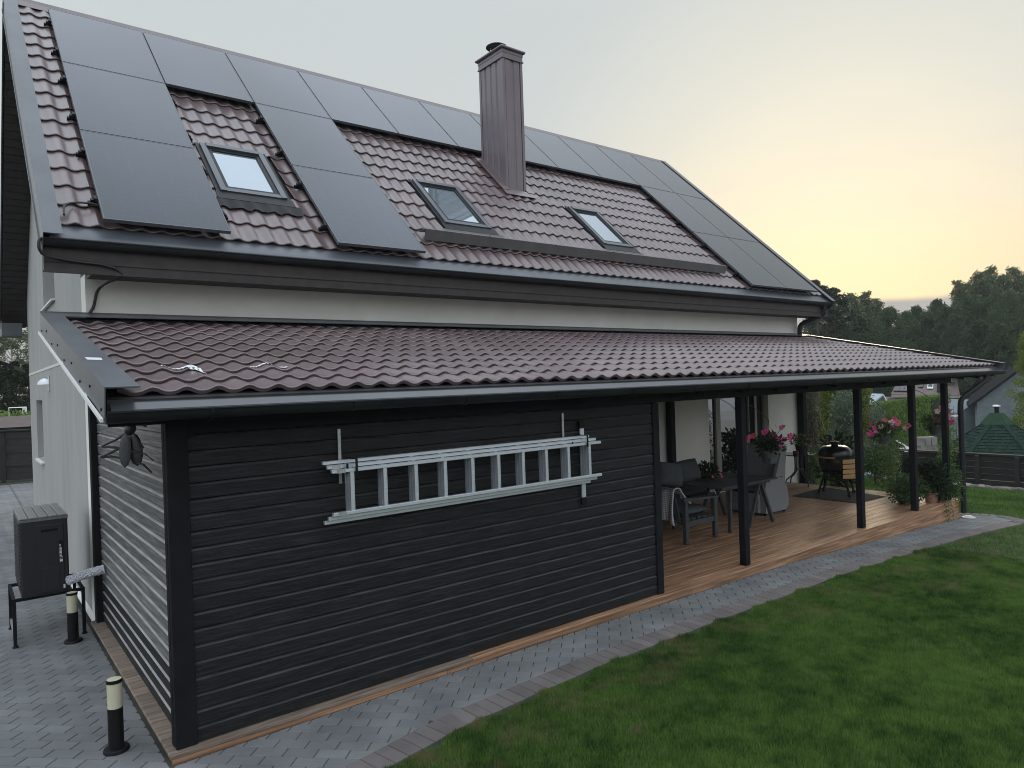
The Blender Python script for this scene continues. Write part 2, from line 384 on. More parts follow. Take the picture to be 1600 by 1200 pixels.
def link(me, name, mat, parent=None, kind=None, label=None, loc=None):
    if mat is not None and not me.materials: me.materials.append(mat)
    o = bpy.data.objects.new(name, me); COL.objects.link(o)
    if parent is not None:
        o.parent = parent
        if not is_local(parent): o.matrix_parent_inverse = world_matrix(parent).inverted()
    if loc is not None: o.location = loc
    if kind: o['kind'] = kind
    if label: o['label'] = label
    return o
def world_matrix(o):
    m = Matrix.LocRotScale(o.location, o.rotation_euler, o.scale)
    if o.parent: return world_matrix(o.parent) @ o.matrix_parent_inverse @ m
    return m
def thing(name, label, cat, loc=(0,0,0), rz=0., group=None, local=False):
    o = bpy.data.objects.new(name, None); COL.objects.link(o); o.empty_display_size = .1
    o.location = tuple(map(float, loc)); o.rotation_euler = (0,0,rz); o['label'] = label; o['category'] = cat
    if group: o['group'] = group
    if local: o['_local'] = 1
    return o
def tag(o, label, cat, group=None):
    o['label'] = label; o['category'] = cat
    if group: o['group'] = group
    return o
def dup(root, loc, rz=0., label=None, group=None, scale=1.):
    r = root.copy(); COL.objects.link(r); r.location = tuple(map(float, loc)); r.rotation_euler = (0,0,rz); r.scale = (scale,)*3 if isinstance(scale, (int, float)) else scale
    if label: r['label'] = label
    if group: r['group'] = group
    for ch in list(root.children):
        c = ch.copy(); COL.objects.link(c); c.parent = r
        for g in ch.children:
            d = g.copy(); COL.objects.link(d); d.parent = c
    return r

# ------------------------------------------------------------------ ground
def smooth01(t): t = min(1, max(0, t)); return t*t*(3-2*t)
_gx = [-300, 3, 6.8, 11.84, 14, 20.5, 35, 60, 400]
_gz = [-.06, -.06, -.105, -.313, -.46, -1.08, -2.5, -3.2, -3.2]
def ground(x, y=0): return float(np.interp(x, _gx, _gz))
# the curve where the path meets its border, and the outer side of the border
_cx = [-1.5, 0., .69, 1.5, 2.8, 4.5, 6.8, 10.0, 11.4, 12.1, 12.45]
_cy = [-1.75, -1.02, -.765, -.61, -.525, -.50, -.50, -.51, -.60, -.66, -.62]
def path_edge(x): return float(np.interp(x, _cx, _cy))
PATH_W = .25
def is_paved(x, y):
    if x < -.056: return True if x > -9 and -9 < y < 17.4 and not (y < -6.5) else (x > -9 and y >= -6.5)
    if x < 3.2 and y > 10.5: return True
    if x <= 12.0 and path_edge(x)-PATH_W < y < 3.3: return True
    if x > 12.0 and ((x-12.0)/.85)**2 + ((y+.28)/.62)**2 < 1: return True
    if 0 <= x <= 12.8 and 3.2 <= y <= 10.55: return True
    return False

g = MB()
xs = [-300, -80, -30, -12, -6, -3, 0, 1.5, 3, 4, 5, 6, 6.8, 8, 9, 10, 11, 11.84, 12.5, 13.2, 14, 16, 18, 20.5, 24, 28, 35, 45, 60, 100, 180, 400]
ys = [-300, -80, -30, -12, -6, -3, -1, 0, 1, 3, 6, 10, 14, 18, 25, 40, 80, 180, 400]
g.add([(x, y, ground(x)-.012) for y in ys for x in xs],
      [(j*len(xs)+i, j*len(xs)+i+1, (j+1)*len(xs)+i+1, (j+1)*len(xs)+i) for j in range(len(ys)-1) for i in range(len(xs)-1)])
lawn = g.build('lawn', M_['soil'], kind='structure')

# paving bed under the stones
def sheet(poly_cols, name, mat, dz):
    b = MB()
    for (x0, x1, y0a, y1a, y0b, y1b) in poly_cols:
        b.add([(x0, y0a, ground(x0)+dz), (x1, y0b, ground(x1)+dz), (x1, y1b, ground(x1)+dz), (x0, y1a, ground(x0)+dz)], [(0,1,2,3)])
    return b.build(name, mat, kind='structure')
cols = [(-9, -1.5, -6.5, 17.95, -6.5, 17.95), (-1.5, -.03, -1.95, 17.95, path_edge(-.03)-.2, 17.95)]
cols.append((-.03, 3.2, 10.56, 17.95, 10.56, 17.95))
xx = list(np.arange(-.03, 12.04, .35)) + [12.04]
for a, b in zip(xx[:-1], xx[1:]): cols.append((a, b, path_edge(a)-.2, 3.3, path_edge(b)-.2, 3.3))
cols += [(12.04, 12.3, -.86, .32, -.82, .28), (12.3, 12.6, -.82, .28, -.70, .16), (12.6, 12.82, -.70, .16, -.45, -.05)]
paving_bed = sheet(cols, 'paving_bed', M_['joint'], -.006)

# stones: 20 x 10 cm laid at 45 degrees to the house
def clip(poly, nx, ny, c):          # keep nx*x+ny*y <= c
    out = []
    for i in range(len(poly)):
        a, b = poly[i], poly[(i+1) % len(poly)]
        da, db = nx*a[0]+ny*a[1]-c, nx*b[0]+ny*b[1]-c
        if da <= 0: out.append(a)
        if (da < 0 < db) or (db < 0 < da):
            t = da/(da-db); out.append((a[0]+(b[0]-a[0])*t, a[1]+(b[1]-a[1])*t))
    return out
E1 = (math.sqrt(.5), -math.sqrt(.5)); E2 = (math.sqrt(.5), math.sqrt(.5))
PW, PH, PG = .2, .1, .0028
def paver_mb(poly, x0, y0, z0):
    b = MB(); n = len(poly)
    cx = sum(p[0] for p in poly)/n; cy = sum(p[1] for p in poly)/n
    ins = []
    for p in poly:
        d = math.hypot(p[0]-cx, p[1]-cy); k = 1-.005/max(d, .02); ins.append((cx+(p[0]-cx)*k, cy+(p[1]-cy)*k))
    def zz(p): return ground(p[0])-z0
    vs = [(p[0]-x0, p[1]-y0, zz(p)) for p in ins] + [(p[0]-x0, p[1]-y0, zz(p)-.004) for p in poly] + [(p[0]-x0, p[1]-y0, zz(p)-.02) for p in poly]
    fs = [tuple(range(n))] + [(n+i, n+(i+1)%n, (i+1)%n, i) for i in range(n)] + [(2*n+i, 2*n+(i+1)%n, n+(i+1)%n, n+i) for i in range(n)]
    b.add(vs, fs); return b
full, cut = [], []
def in_view(x, y, z, m=60):
    u, v, d = project((x, y, z)); return d > .3 and -m < u < 1600+m and -m < v < 1200+m
for j in range(-140, 150):
    for i in range(-90, 90):
        c1 = (i + (.5 if j % 2 else 0))*PW; c2 = j*PH
        x = E1[0]*c1 + E2[0]*c2 + .03; y = E1[1]*c1 + E2[1]*c2
        if not (-6 < x < 12.9 and -2.2 < y < 17.8): continue
        if not in_view(x, y, ground(x)): continue
        back = y > 10.65 and x > -.1
        if x > .1 and y > .1 and x < 11.8 and not (back and x < 3): continue
        hw, hh = PW/2-PG, PH/2-PG
        poly = [(x+E1[0]*a*hw+E2[0]*b*hh, y+E1[1]*a*hw+E2[1]*b*hh) for a, b in ((-1,-1),(1,-1),(1,1),(-1,1))]
        p = poly
        # away from the deck: left of it or in front of it
        if back: pass
        elif min(q[0] for q in p) > -.03 or x > -.03:
            if x < 11.95: p = clip(p, 0, 1, -.062)
            else:
                p = clip(p, -1, 0, -11.87) if y > -.06 else p
        else:
            if y > -.06: p = clip(p, 1, 0, -.062)
        if len(p) < 3: continue
        if back: pass
        elif x > -1.5 and x <= 12.1:
            ex = max(-1.5, min(12.0, x)); s = (path_edge(ex+.05)-path_edge(ex-.05))/.1
            p = clip(p, s, -1, s*ex - path_edge(ex))
        elif x > 12.1:
            if ((x-12.0)/.62)**2 + ((y+.28)/.42)**2 > 1: continue
        if len(p) < 3: continue
        ar = abs(sum(p[k][0]*p[(k+1)%len(p)][1]-p[(k+1)%len(p)][0]*p[k][1] for k in range(len(p))))/2
        if ar < .0012: continue
        u, v, d = project((x, y, ground(x)))
        (full if len(p) == 4 and ar > .0188 else cut).append((d, x, y, p))
full.sort()
paving = thing('paving', 'grey concrete block paving of driveway and garden path', 'paving', (0, 0, -.06))
del paving['category']; paving['kind'] = 'structure'
proto = None
rest = MB()
flat_full = [f for f in full if f[1] < 2.9]; slope_full = [f for f in full if f[1] >= 2.9]
for k, (d, x, y, p) in enumerate(full):
    dz = random.uniform(-.0015, .0015)
    if k < 230 and x < 2.9:
        if proto is None:
            hw, hh = PW/2-PG, PH/2-PG
            pl = [(E1[0]*a*hw+E2[0]*b*hh, E1[1]*a*hw+E2[1]*b*hh) for a, b in ((-1,-1),(1,-1),(1,1),(-1,1))]
            proto = paver_mb(pl, 0, 0, ground(0)).mesh('paver')
        link(proto, 'paver', M_['paver'], paving, loc=(x, y, -.06+dz))
    else:
        b = paver_mb(p, 0, 0, dz); rest.add(b.v, b.f)
for (d, x, y, p) in cut:
    b = paver_mb(p, 0, 0, 0); rest.add(b.v, b.f)
rest.build('paver', M_['paver'], paving, kind='stuff')
# border stones along the path
bl = []; x = -1.4; 
while x < 12.05:
    y = path_edge(x); s = (path_edge(x+.05)-path_edge(x-.05))/.1; n = math.hypot(1, s)
    tx, ty = 1/n, s/n; nx_, ny_ = ty, -tx
    bl.append((x, y, tx, ty, nx_, ny_)); x += .104*tx
for a in np.linspace(-PI/2+.18, PI/2-.2, 14):
    cx, cy = 12.0+.62*math.cos(a), -.28+.42*math.sin(a)
    bl.append((cx, cy, -math.sin(a), math.cos(a), math.cos(a), math.sin(a)))
for (x, y, tx, ty, nx_, ny_) in bl:
    w, l = .0495, .21
    poly = [(x-tx*w+nx_*.004, y-ty*w+ny_*.004), (x-tx*w+nx_*l, y-ty*w+ny_*l), (x+tx*w+nx_*l, y+ty*w+ny_*l), (x+tx*w+nx_*.004, y+ty*w+ny_*.004)]
    if not in_view(x, y, ground(x)): continue
    b = paver_mb(poly, x, y, ground(x)); me = b.mesh('border_paver')
    link(me, 'border_paver', M_['border'], paving, loc=(x, y, ground(x)+.003+random.uniform(-.001, .001)))

# ------------------------------------------------------------------ grass blades
def make_grass():
    V = []; D = []
    def scatter(n, x0, x1, y0, y1, h, w, keep):
        x = RNG.uniform(x0, x1, n); y = RNG.uniform(y0, y1, n)
        z = np.interp(x, _gx, _gz)
        P = np.stack([x, y, z], 1) - CAM; d = P@FF
        u = 800+FPX*(P@RR)/d; v = 600-FPX*(P@UU)/d
        ok = (d > .5) & (u > -60) & (u < 1660) & (v < 1290)
        prob = np.clip(keep(d), 0, 1); ok &= RNG.random(n) < prob
        x, y, z, d = x[ok], y[ok], z[ok], d[ok]
        jx = x + RNG.normal(0, .02, len(x)); jy = y + RNG.normal(0, .02, len(x))
        pe = np.interp(x, _cx, _cy) - PATH_W + .03*np.sin(x*9) + .02*np.sin(x*23+1)
        pav = (x < -.056) & (y > -6.5)
        pav |= (x <= 12.0) & (y > pe) & (y < 3.3)
        pav |= (x > 11.95) & (((x-12.0)/.86)**2 + ((y+.28)/.63)**2 < 1)
        pav |= (x >= -.1) & (x <= 12.85) & (y >= 3.0) & (y <= 10.6)
        pav |= (x < 0) & (y > path_edge(-.5)-.6)
        pav |= (x < 1.2) & (y > pe)
        k = ~pav; x, y, z, d, pe = x[k], y[k], z[k], d[k], pe[k]
        # dry patches near the border and a few further in
        dry = np.zeros(len(x))
        for (cx, cy, r, a) in PATCH:
            q = ((x-cx)/r)**2 + ((y-cy)/(r*.55))**2
            dry = np.maximum(dry, .8*a*np.clip(1.15-q+RNG.normal(0, .25, len(x)), 0, 1))
        nz = np.array([mnoise.noise((a*.9, b*.9, 3.)) for a, b in zip(x, y)])
        nz2 = np.array([mnoise.noise((a*3.1, b*3.1, 9.)) for a, b in zip(x, y)])
        nz3 = np.array([mnoise.noise((a*8.5, b*8.5, 5.)) for a, b in zip(x, y)])
        dry *= np.clip(nz3*1.3+nz2*.9+.38, 0, 1)
        edge = np.clip(1-(pe-y)/.75, 0, 1)*np.clip(nz2*1.2+nz3*.8-.02, 0, 1)*.8*(x < 12)
        dry = np.clip(np.maximum(dry, edge) + np.clip((nz*.6+nz2*.5)-.45, 0, 1)*.6, 0, 1)
        hh = h*(.55+.45*RNG.random(len(x)))*(1+.35*nz2+.25*nz3)*(1-.45*dry)*np.clip(d/8, .9, 2.0)
        ww = w*np.clip(d/6.5, .85, 3.2)*(.7+.6*RNG.random(len(x)))
        an = RNG.uniform(0, 2*PI, len(x)); ln = RNG.uniform(.15, .95, len(x)); la = RNG.uniform(0, 2*PI, len(x))
        b0 = np.stack([x-np.cos(an)*ww/2, y-np.sin(an)*ww/2, z-.012], 1)
        b1 = np.stack([x+np.cos(an)*ww/2, y+np.sin(an)*ww/2, z-.012], 1)
        tp = np.stack([x+np.cos(la)*hh*ln, y+np.sin(la)*hh*ln, z+hh*(1.05-.35*ln)], 1)
        V.append(np.stack([b0, b1, tp], 1)); D.append(dry)
    # (x, y, radius, strength) of worn patches seen in the photograph
    global PATCH
    PATCH = [(2.35, -1.02, .34, .9), (2.9, -1.28, .18, .7), (1.75, -1.15, .25, .8), (1.35, -1.35, .16, .8), (3.6, -1.0, .4, .8), (4.6, -1.05, .3, .7),
             (6.2, -1.2, .45, .8), (7.0, -1.6, .4, .75), (8.0, -1.5, .5, .7), (9.0, -1.3, .5, .6), (2.35, -1.62, .12, .9), (2.05, -1.9, .10, .6), (7.6, -2.1, .35, .5), (5.2, -1.25, .25, .6)]
    scatter(1500000, .4, 9.0, -6.5, -.55, .047, .0078, lambda d: np.clip(7.0/d, 0, 1)**1.2)
    scatter(420000, 9.0, 21.5, -6.5, 9.5, .034, .0048, lambda d: np.clip(10/d, 0, 1))
    V = np.concatenate(V); D = np.concatenate(D); n = len(V)
    me = bpy.data.meshes.new('grass')
    me.vertices.add(n*3); me.vertices.foreach_set('co', V.reshape(-1).astype(np.float32))
    me.loops.add(n*3); me.loops.foreach_set('vertex_index', np.arange(n*3, dtype=np.int32))
    me.polygons.add(n); me.polygons.foreach_set('loop_start', np.arange(0, n*3, 3, dtype=np.int32))
    me.update(calc_edges=True)
    a = me.attributes.new('dry', 'FLOAT', 'POINT'); a.data.foreach_set('value', np.repeat(D, 3).astype(np.float32))
    link(me, 'grass', M_['grass'], kind='stuff')
    print('grass blades', n)
make_grass()

# ------------------------------------------------------------------ the house
XL, XR = -.377, 13.168               # gable overhangs of the main roof
EY, EZ, TAN = 2.684, 3.574, .9376    # tile plane at the eave
CA, SA = 1/math.hypot(1, TAN), TAN/math.hypot(1, TAN)
RY, RZ = 6.8906, 7.50
SL = (RY-EY)/CA                       # slope length
WY, HX = 3.23, 12.79                  # front wall, right gable
def roofp(x, s, h=0.): return (x, EY + s*CA - h*SA, EZ + s*SA + h*CA)
house = thing('house', 'grey rendered house with steep tiled roof covered in solar panels', 'house', (6.4, 6.9, 0))
BY = 2*RY-WY
b = MB()                              # front wall with openings for the sliding door
DX0, DX1, DZ = 9.70, 11.62, 2.05
b.box(0, DX0, WY, WY+.3, -.9, 3.34); b.box(DX1, HX, WY, WY+.3, -.9, 3.34); b.box(DX0, DX1, WY, WY+.3, DZ, 3.34)
b.box(DX0, DX1, WY, WY+.3, -.9, .03)
b.build('front_wall', M_['plaster_lit'], house)
b = MB()                              # left gable wall with two window openings
def gab(y): return EZ + (min(y, 2*RY-y) - EY)*TAN - .12
O1 = (8.22, 9.28, 1.18, 2.12); O2 = (5.93, 7.46, 3.42, 4.75)
def wallcol(y0, y1, z0, z1a, z1b, x0=0, x1=.3):
    b.prism([(x0, y0, z0), (x0, y1, z0), (x0, y1, z1b), (x0, y0, z1a)], (x1-x0, 0, 0))
yb = WY+.3+.002
for (y0, y1, holes) in ((yb, 5.93, []), (5.93, RY, [O2]), (RY, 7.46, [O2]), (7.46, 8.22, []), (8.22, 9.28, [O1]), (9.28, BY, [])):
    z = -.9
    for o in holes: wallcol(y0, y1, z, o[2], o[2]); z = o[3]
    wallcol(y0, y1, z, gab(y0), gab(y1))
b.build('gable_wall', M_['plaster'], house)
b = MB(); wallcol(yb, RY, -1.2, gab(yb), gab(RY), HX-.3, HX); wallcol(RY, BY, -1.2, gab(RY), gab(BY), HX-.3, HX)
b.build('gable_wall', M_['plaster'], house)
MB().box(.3, HX-.3, BY-.3, BY, -.9, 3.3).build('rear_wall', M_['plaster'], house)
MB().box(-.006, 0, yb, BY, 2.555, 2.59).build('wall_strip', M_['pale_joint'], house)
for (y0, y1, z0, z1), lab in ((O1, 'narrow gable window low on the grey wall'), (O2, 'gable window under the eave')):
    w = MB()
    for bb in ((y0, y0+.06, z0, z1), (y1-.06, y1, z0, z1), (y0+.06, y1-.06, z1-.06, z1), (y0+.06, y1-.06, z0, z0+.06)): w.box(.17, .23, *bb)
    w = w.build('window', M_['flash'], house, label=lab)
    MB().box(.195, .205, y0+.06, y1-.06, z0+.06, z1-.06).build('pane', M_['door_glass'], w)
    MB().prism([(-.045, y0-.02, z0-.012), (.17, y0-.02, z0+.012), (.17, y0-.02, z0-.012), (-.045, y0-.02, z0-.036)], (0, y1-y0+.04, 0)).build('sill', M_['white'], w)
# sliding door
dr = MB()
for (x0, x1) in ((DX0, DX0+.03), (10.04, 10.175), (11.08, 11.10), (11.29, 11.36), (DX1-.03, DX1)): dr.box(x0, x1, WY+.09, WY+.17, .03, DZ)
dr.box(DX0+.03, DX1-.03, WY+.095, WY+.165, DZ-.06, DZ); dr.box(DX0+.03, DX1-.03, WY+.095, WY+.165, .03, .10)
door = dr.build('sliding_door', material('door_frame_grey', (.30, .29, .27), .45), house, label='glazed sliding terrace door reflecting a greenhouse')
for (x0, x1, yy) in ((DX0+.03, 10.04, .13), (10.175, 11.08, .125), (11.36, DX1-.03, .13)):
    MB().box(x0, x1, WY+yy, WY+yy+.008, .10, DZ-.06).build('pane', M_['door_glass'], door)
MB().box(11.10, 11.29, WY+.11, WY+.16, .10, DZ-.06).build('dark_panel', M_['dark_roof'], door)
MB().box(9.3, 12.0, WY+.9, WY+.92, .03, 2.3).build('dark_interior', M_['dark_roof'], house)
# base flashing under the plaster at the near corner
MB().prism([(-.03, WY+.01, -.02), (-.004, WY+.01, .02), (-.004, WY+.01, -.04), (-.03, WY+.01, -.04)], (0, BY-WY, 0)).build('plinth_drip', M_['white'], house)

# roof body, soffits, fascia
b = MB()
def slab(h0, h1, x0, x1, front=True, s0=0.0):
    y = lambda s, h: EY + s*CA - h*SA
    z = lambda s, h: EZ + s*SA + h*CA
    pr = [(x0, y(s0, h0), z(s0, h0)), (x0, RY, z(SL, 0)+h0/CA), (x0, RY, z(SL, 0)+h1/CA), (x0, y(s0, h1), z(s0, h1))]
    if not front: pr = [(p[0], 2*RY-p[1], p[2]) for p in pr]
    b.prism(pr, (x1-x0, 0, 0))
slab(-.16, -.012, XL+.02, XR-.02); slab(-.16, -.004, XL+.02, XR-.02, False)
b.build('roof_deck', M_['soffit'], house)
# boarded soffit slats under the gable overhang of the rear slope (seen from below) and of the front slope
sl = MB()
for front in (True, False):
    n = 44
    for k in range(n):
        s0, s1 = SL*k/n, SL*(k+1)/n-.012
        q = [roofp(XL+.022, s0, -.175), roofp(XL+.022, s1, -.175), roofp(XL+.022, s1, -.162), roofp(XL+.022, s0, -.162)]
        if not front: q = [(p[0], 2*RY-p[1], p[2]) for p in q]
        sl.prism(q, (-XL-.024, 0, 0))
sl.build('soffit_slat', M_['soffit'], house, kind='stuff')
# boxed front eave: fascia with two ledges and a slatted soffit
FY = 2.76
e = MB(); e.box(XL+.01, XR-.01, FY, FY+.02, 3.285, 3.52); e.box(XL+.012, XR-.012, FY-.012, FY-.001, 3.36, 3.385); e.box(XL+.012, XR-.012, FY-.014, FY-.001, 3.27, 3.30)
e.build('fascia', M_['soffit'], house)
for k in range(3):
    MB().box(XL+.012 if k == 0 else .012, XR-.02, FY+.025+.145*k, FY+.025+.145*k+.135, 3.29, 3.302).build('soffit_board', M_['soffit'], house)
e = MB()
e.box(XL, XL+.30, BY+.05, BY+.55, 3.27, 3.50)
e.build('rear_eave_box', M_['flash'], house)
# gutter
def gutter(name, x0, x1, y_lip, z_lip, r, parent, n=9):
    b = MB(); prof = []
    for k in range(n+1):
        a = PI*k/n; prof.append((y_lip + r - r*math.cos(a), z_lip - r*math.sin(a)*1.05))
    inner = [(y_lip+r-(r-.004)*math.cos(PI*k/n), z_lip-(r-.004)*math.sin(PI*k/n)*1.05) for k in range(n, -1, -1)]
    ring = prof + inner; m = len(ring)
    vs = [(x0, *p) for p in ring] + [(x1, *p) for p in ring]
    b.add(vs, [(i, (i+1)%m, m+(i+1)%m, m+i) for i in range(m)])
    for xe in (x0, x1): b.prism([(xe-.002, *p) for p in prof], (.004, 0, 0))
    b.tube([(x0, y_lip, z_lip), (x1, y_lip, z_lip)], .008, 6)
    return b.build(name, M_['gutter'], parent, smooth=True)
gut = gutter('gutter', XL, XR, 2.654, 3.554, .062, house)
for k in range(14):
    x = XL+.5+k*.98; MB().box(x, x+.02, 2.645, 2.77, 3.556, 3.562).build('gutter_bracket', M_['gutter'], gut)
MB().prism([roofp(XL+.05, .26, -.004), roofp(XL+.05, .02, .012), (XL+.05, 2.662, 3.568), (XL+.05, 2.662, 3.564), roofp(XL+.05, .02, .006), roofp(XL+.05, .26, -.010)], (XR-XL-.1, 0, 0)).build('eave_flashing', M_['flash'], house)
# downpipe at the right end of the eave
def pipe(name, pts, r, mat, parent, n=10):
    # smooth corners
    P = [Vector(p) for p in pts]; out = [P[0]]
    for i in range(1, len(P)-1):
        d0 = (P[i-1]-P[i]); d1 = (P[i+1]-P[i]); k = min(.09, d0.length*.45, d1.length*.45)
        a = P[i]+d0.normalized()*k; c = P[i]+d1.normalized()*k
        for t in (0, .33, .66, 1): out.append(a*(1-t)**2 + P[i]*2*t*(1-t) + c*t*t)
    out.append(P[-1]); return MB().tube(out, r, n).build(name, mat, parent, smooth=True)
dx = 12.93
pipe('downpipe', [(dx, 2.715, 3.50), (dx, 2.715, 3.33), (12.70, 3.13, 3.14), (12.70, 3.13, 2.86)], .045, M_['gutter'], house)
# verge flashings: a wide flat top plate, an outer face and a drip edge
for (x0, x1, xo) in ((XL-.002, XL+.145, -1), (XR-.145, XR+.002, 1)):
    for front in (True, False):
        v = MB()
        q = [roofp(x0, -.06, .066), roofp(x0, SL+.02, .066), roofp(x0, SL+.02, .074), roofp(x0, -.06, .074)]
        xe = x0 if xo < 0 else x1-.006
        f = [roofp(xe, -.06, -.135), roofp(xe, SL+.02, -.135), roofp(xe, SL+.02, .0659), roofp(xe, -.06, .0659)]
        dl = [roofp(xe, -.06, -.158), roofp(xe, SL+.02, -.158), roofp(xe, SL+.02, -.1355), roofp(xe, -.06, -.1355)]
        if not front: q, f, dl = [[(p[0], 2*RY-p[1], p[2]) for p in w] for w in (q, f, dl)]
        v.prism(q, (x1-x0, 0, 0)); v.prism(f, (.006, 0, 0))
        vo = v.build('verge_flashing', M_['flash'], house)
        MB().prism(dl, (.012 if xo > 0 else -.012, 0, 0)).build('drip_edge', M_['flash'], vo)
# ridge cap
r = MB()
prof = [(-.15, -.13), (-.07, -.03), (-.03, .03), (.03, .03), (.07, -.03), (.15, -.13)]
n = len(prof)
r.add([(XL+.03, RY+p[0], RZ+.055+p[1]) for p in prof] + [(XR-.03, RY+p[0], RZ+.055+p[1]) for p in prof], [(i, i+1, n+i+1, n+i) for i in range(n-1)] + [tuple(range(n)), tuple(range(2*n-1, n-1, -1))])
r.build('ridge_cap', M_['tile'], house)

# ---- pressed steel roof tiles: one wave wide, one step high
PIT, STEP, SEG = .1795, .3445, 8
def wave(t):                       # broad trough, narrower crest, 0..1 across a tile
    c = .5+.5*math.cos(2*PI*t); return .027*(c**1.35)
def tile_mesh(step, tan, name, drop=.023):
    ca, sa = 1/math.hypot(1, tan), tan/math.hypot(1, tan)
    b = MB(); rows = [(.010, drop-.030), (-.003, drop-.006), (.004, drop), (step+.004, .0)]
    for (s, h) in rows:
        for k in range(SEG+1):
            t = k/SEG; hh = h + wave(t); b.v.append((t*PIT, s*ca - hh*sa, s*sa + hh*ca))
    n = SEG+1
    for i in range(len(rows)-1):
        for k in range(SEG): b.f.append((i*n+k, i*n+k+1, (i+1)*n+k+1, (i+1)*n+k))
    return b
PANELS = []                         # (column, row)
for cidx in range(11):
    for ridx in range(3):
        if ridx == 2 or cidx in (0, 2, 9, 10): PANELS.append((cidx, ridx))
PX0, PXP, PS0, PSP, PWD, PLN = .098, 1.146, .155, 1.767, 1.132, 1.752
def covered(x, s, m=.0):
    for (c, r_) in PANELS:
        if PX0+c*PXP-m < x < PX0+c*PXP+PWD+m and PS0+r_*PSP-m < s < PS0+r_*PSP+PLN+m: return True
    return False
SKY = [(1.36, 2.11, 1.12, 2.22), (4.28, 5.06, 1.07, 2.225), (7.335, 8.04, 1.07, 2.21)]
CH = (6.262, 6.64, 2.57, 3.42)
def lay_tiles(parent, x0, x1, s0, step, nrows, org, tan, blocked, hidden, nmax):
    me = tile_mesh(step, tan, 'roof_tile').mesh('roof_tile', True); me.materials.append(M_['tile'])
    ca, sa = 1/math.hypot(1, tan), tan/math.hypot(1, tan)
    items = []; nx = int((x1-x0)/PIT)
    for r_ in range(nrows):
        for k in range(nx):
            x = x0+k*PIT; s = s0+r_*step; xc, sc = x+PIT/2, s+step/2
            if blocked(xc, sc): continue
            loc = (x, org[0]+s*ca, org[1]+s*sa)
            u, v, d = project((xc, org[0]+sc*ca, org[1]+sc*sa))
            vis = -20 < u < 1620 and v > -20 and not hidden(xc, sc)
            view = np.array([xc, org[0]+sc*ca, org[1]+sc*sa])-CAM; view /= np.linalg.norm(view)
            size = abs(view @ np.array([0, -sa, ca]))/d**2
            items.append((-size if vis else 1, loc))
    items.sort(); rest = MB(); src = tile_mesh(step, tan, 'x')
    for i, (sz, loc) in enumerate(items):
        if i < nmax and sz < 0: link(me, 'roof_tile', None, parent, loc=loc)
        else: rest.add([(p[0]+loc[0], p[1]+loc[1], p[2]+loc[2]) for p in src.v], src.f)
    return rest.build('roof_tile', M_['tile'], parent, smooth=True, kind='stuff')
def upper_block(x, s):
    for (a, b_, c, d) in SKY:
        if a-.06 < x < b_+.06 and c-.05 < s < d+.05: return True
    return CH[0]-.02 < x < CH[1]+.02 and CH[2] < s < CH[3]
lay_tiles(house, XL+.09, XR-.07, 0.19, STEP, 16, (EY, EZ), TAN, upper_block, lambda x, s: covered(x, s), 290)
# rear slope: a plain sheet, out of sight
MB().prism([(XL+.1, 2*RY-p[1], p[2]) for p in (roofp(0, 0, 0), roofp(0, SL, 0), roofp(0, SL, .012), roofp(0, 0, .012))], (XR-XL-.2, 0, 0)).build('rear_roof_sheet', M_['tile'], house)

def plate(b, x0, x1, s0, s1, h0, h1):
    b.prism([roofp(x0, s0, h0), roofp(x0, s1, h0), roofp(x0, s1, h1), roofp(x0, s0, h1)], (x1-x0, 0, 0)); return b
# roof windows
sk_lab = ['left roof window between the solar panel columns', 'middle roof window left of the chimney', 'right roof window beyond the chimney']
for i, (x0, x1, s0, s1) in enumerate(SKY):
    t_ = .065
    f = MB()
    plate(f, x0, x0+t_, s0, s1, -.01, .085); plate(f, x1-t_, x1, s0, s1, -.01, .085)
    plate(f, x0+t_, x1-t_, s1-.075, s1, -.01, .098); plate(f, x0+t_, x1-t_, s0, s0+.07, -.01, .08)
    w = f.build('roof_window', M_['flash'], house, label=sk_lab[i])
    sa_ = MB()
    plate(sa_, x0+t_+.004, x0+t_+.045, s0+.075, s1-.08, .03, .072); plate(sa_, x1-t_-.045, x1-t_-.004, s0+.075, s1-.08, .03, .072)
    plate(sa_, x0+t_+.045, x1-t_-.045, s0+.075, s0+.12, .03, .071); plate(sa_, x0+t_+.045, x1-t_-.045, s1-.125, s1-.08, .03, .071)
    sa_.build('sash', M_['gutter'], w)
    plate(MB(), x0+t_+.04, x1-t_-.04, s0+.115, s1-.12, .045, .056).build('pane', M_['skylight_glass'], w)
    ap = MB(); plate(ap, x0-.06, x1+.06, s0-.155, s0-.004, .058, .066)
    for side in ((x0-.045, x0-.003), (x1+.003, x1+.045)): plate(ap, *side, s0, s1+.03, .05, .062)
    ap.build('flashing', M_['gutter'], w)
    wv = MB(); cols_ = 26
    for k in range(cols_+1):
        x = x0-.12 + (x1-x0+.24)*k/cols_
        for (s, h) in ((s0-.15, .064), (s0-.30-.012*math.sin(k*2.1), .030+wave(((x-XL-.09)/PIT)%1))): wv.v.append(roofp(x, s, h))
    wv.f = [(2*k, 2*k+1, 2*k+3, 2*k+2) for k in range(cols_)]
    wv.build('lead_apron', M_['gutter'] if i == 0 else M_['mortar'], w, smooth=True) if i == 0 else wv.build('lead_apron', material('lead_grey_%s' % 'ab'[i-1], (.10, .095, .095), .6, var=.2, vscale=15), w, smooth=True)
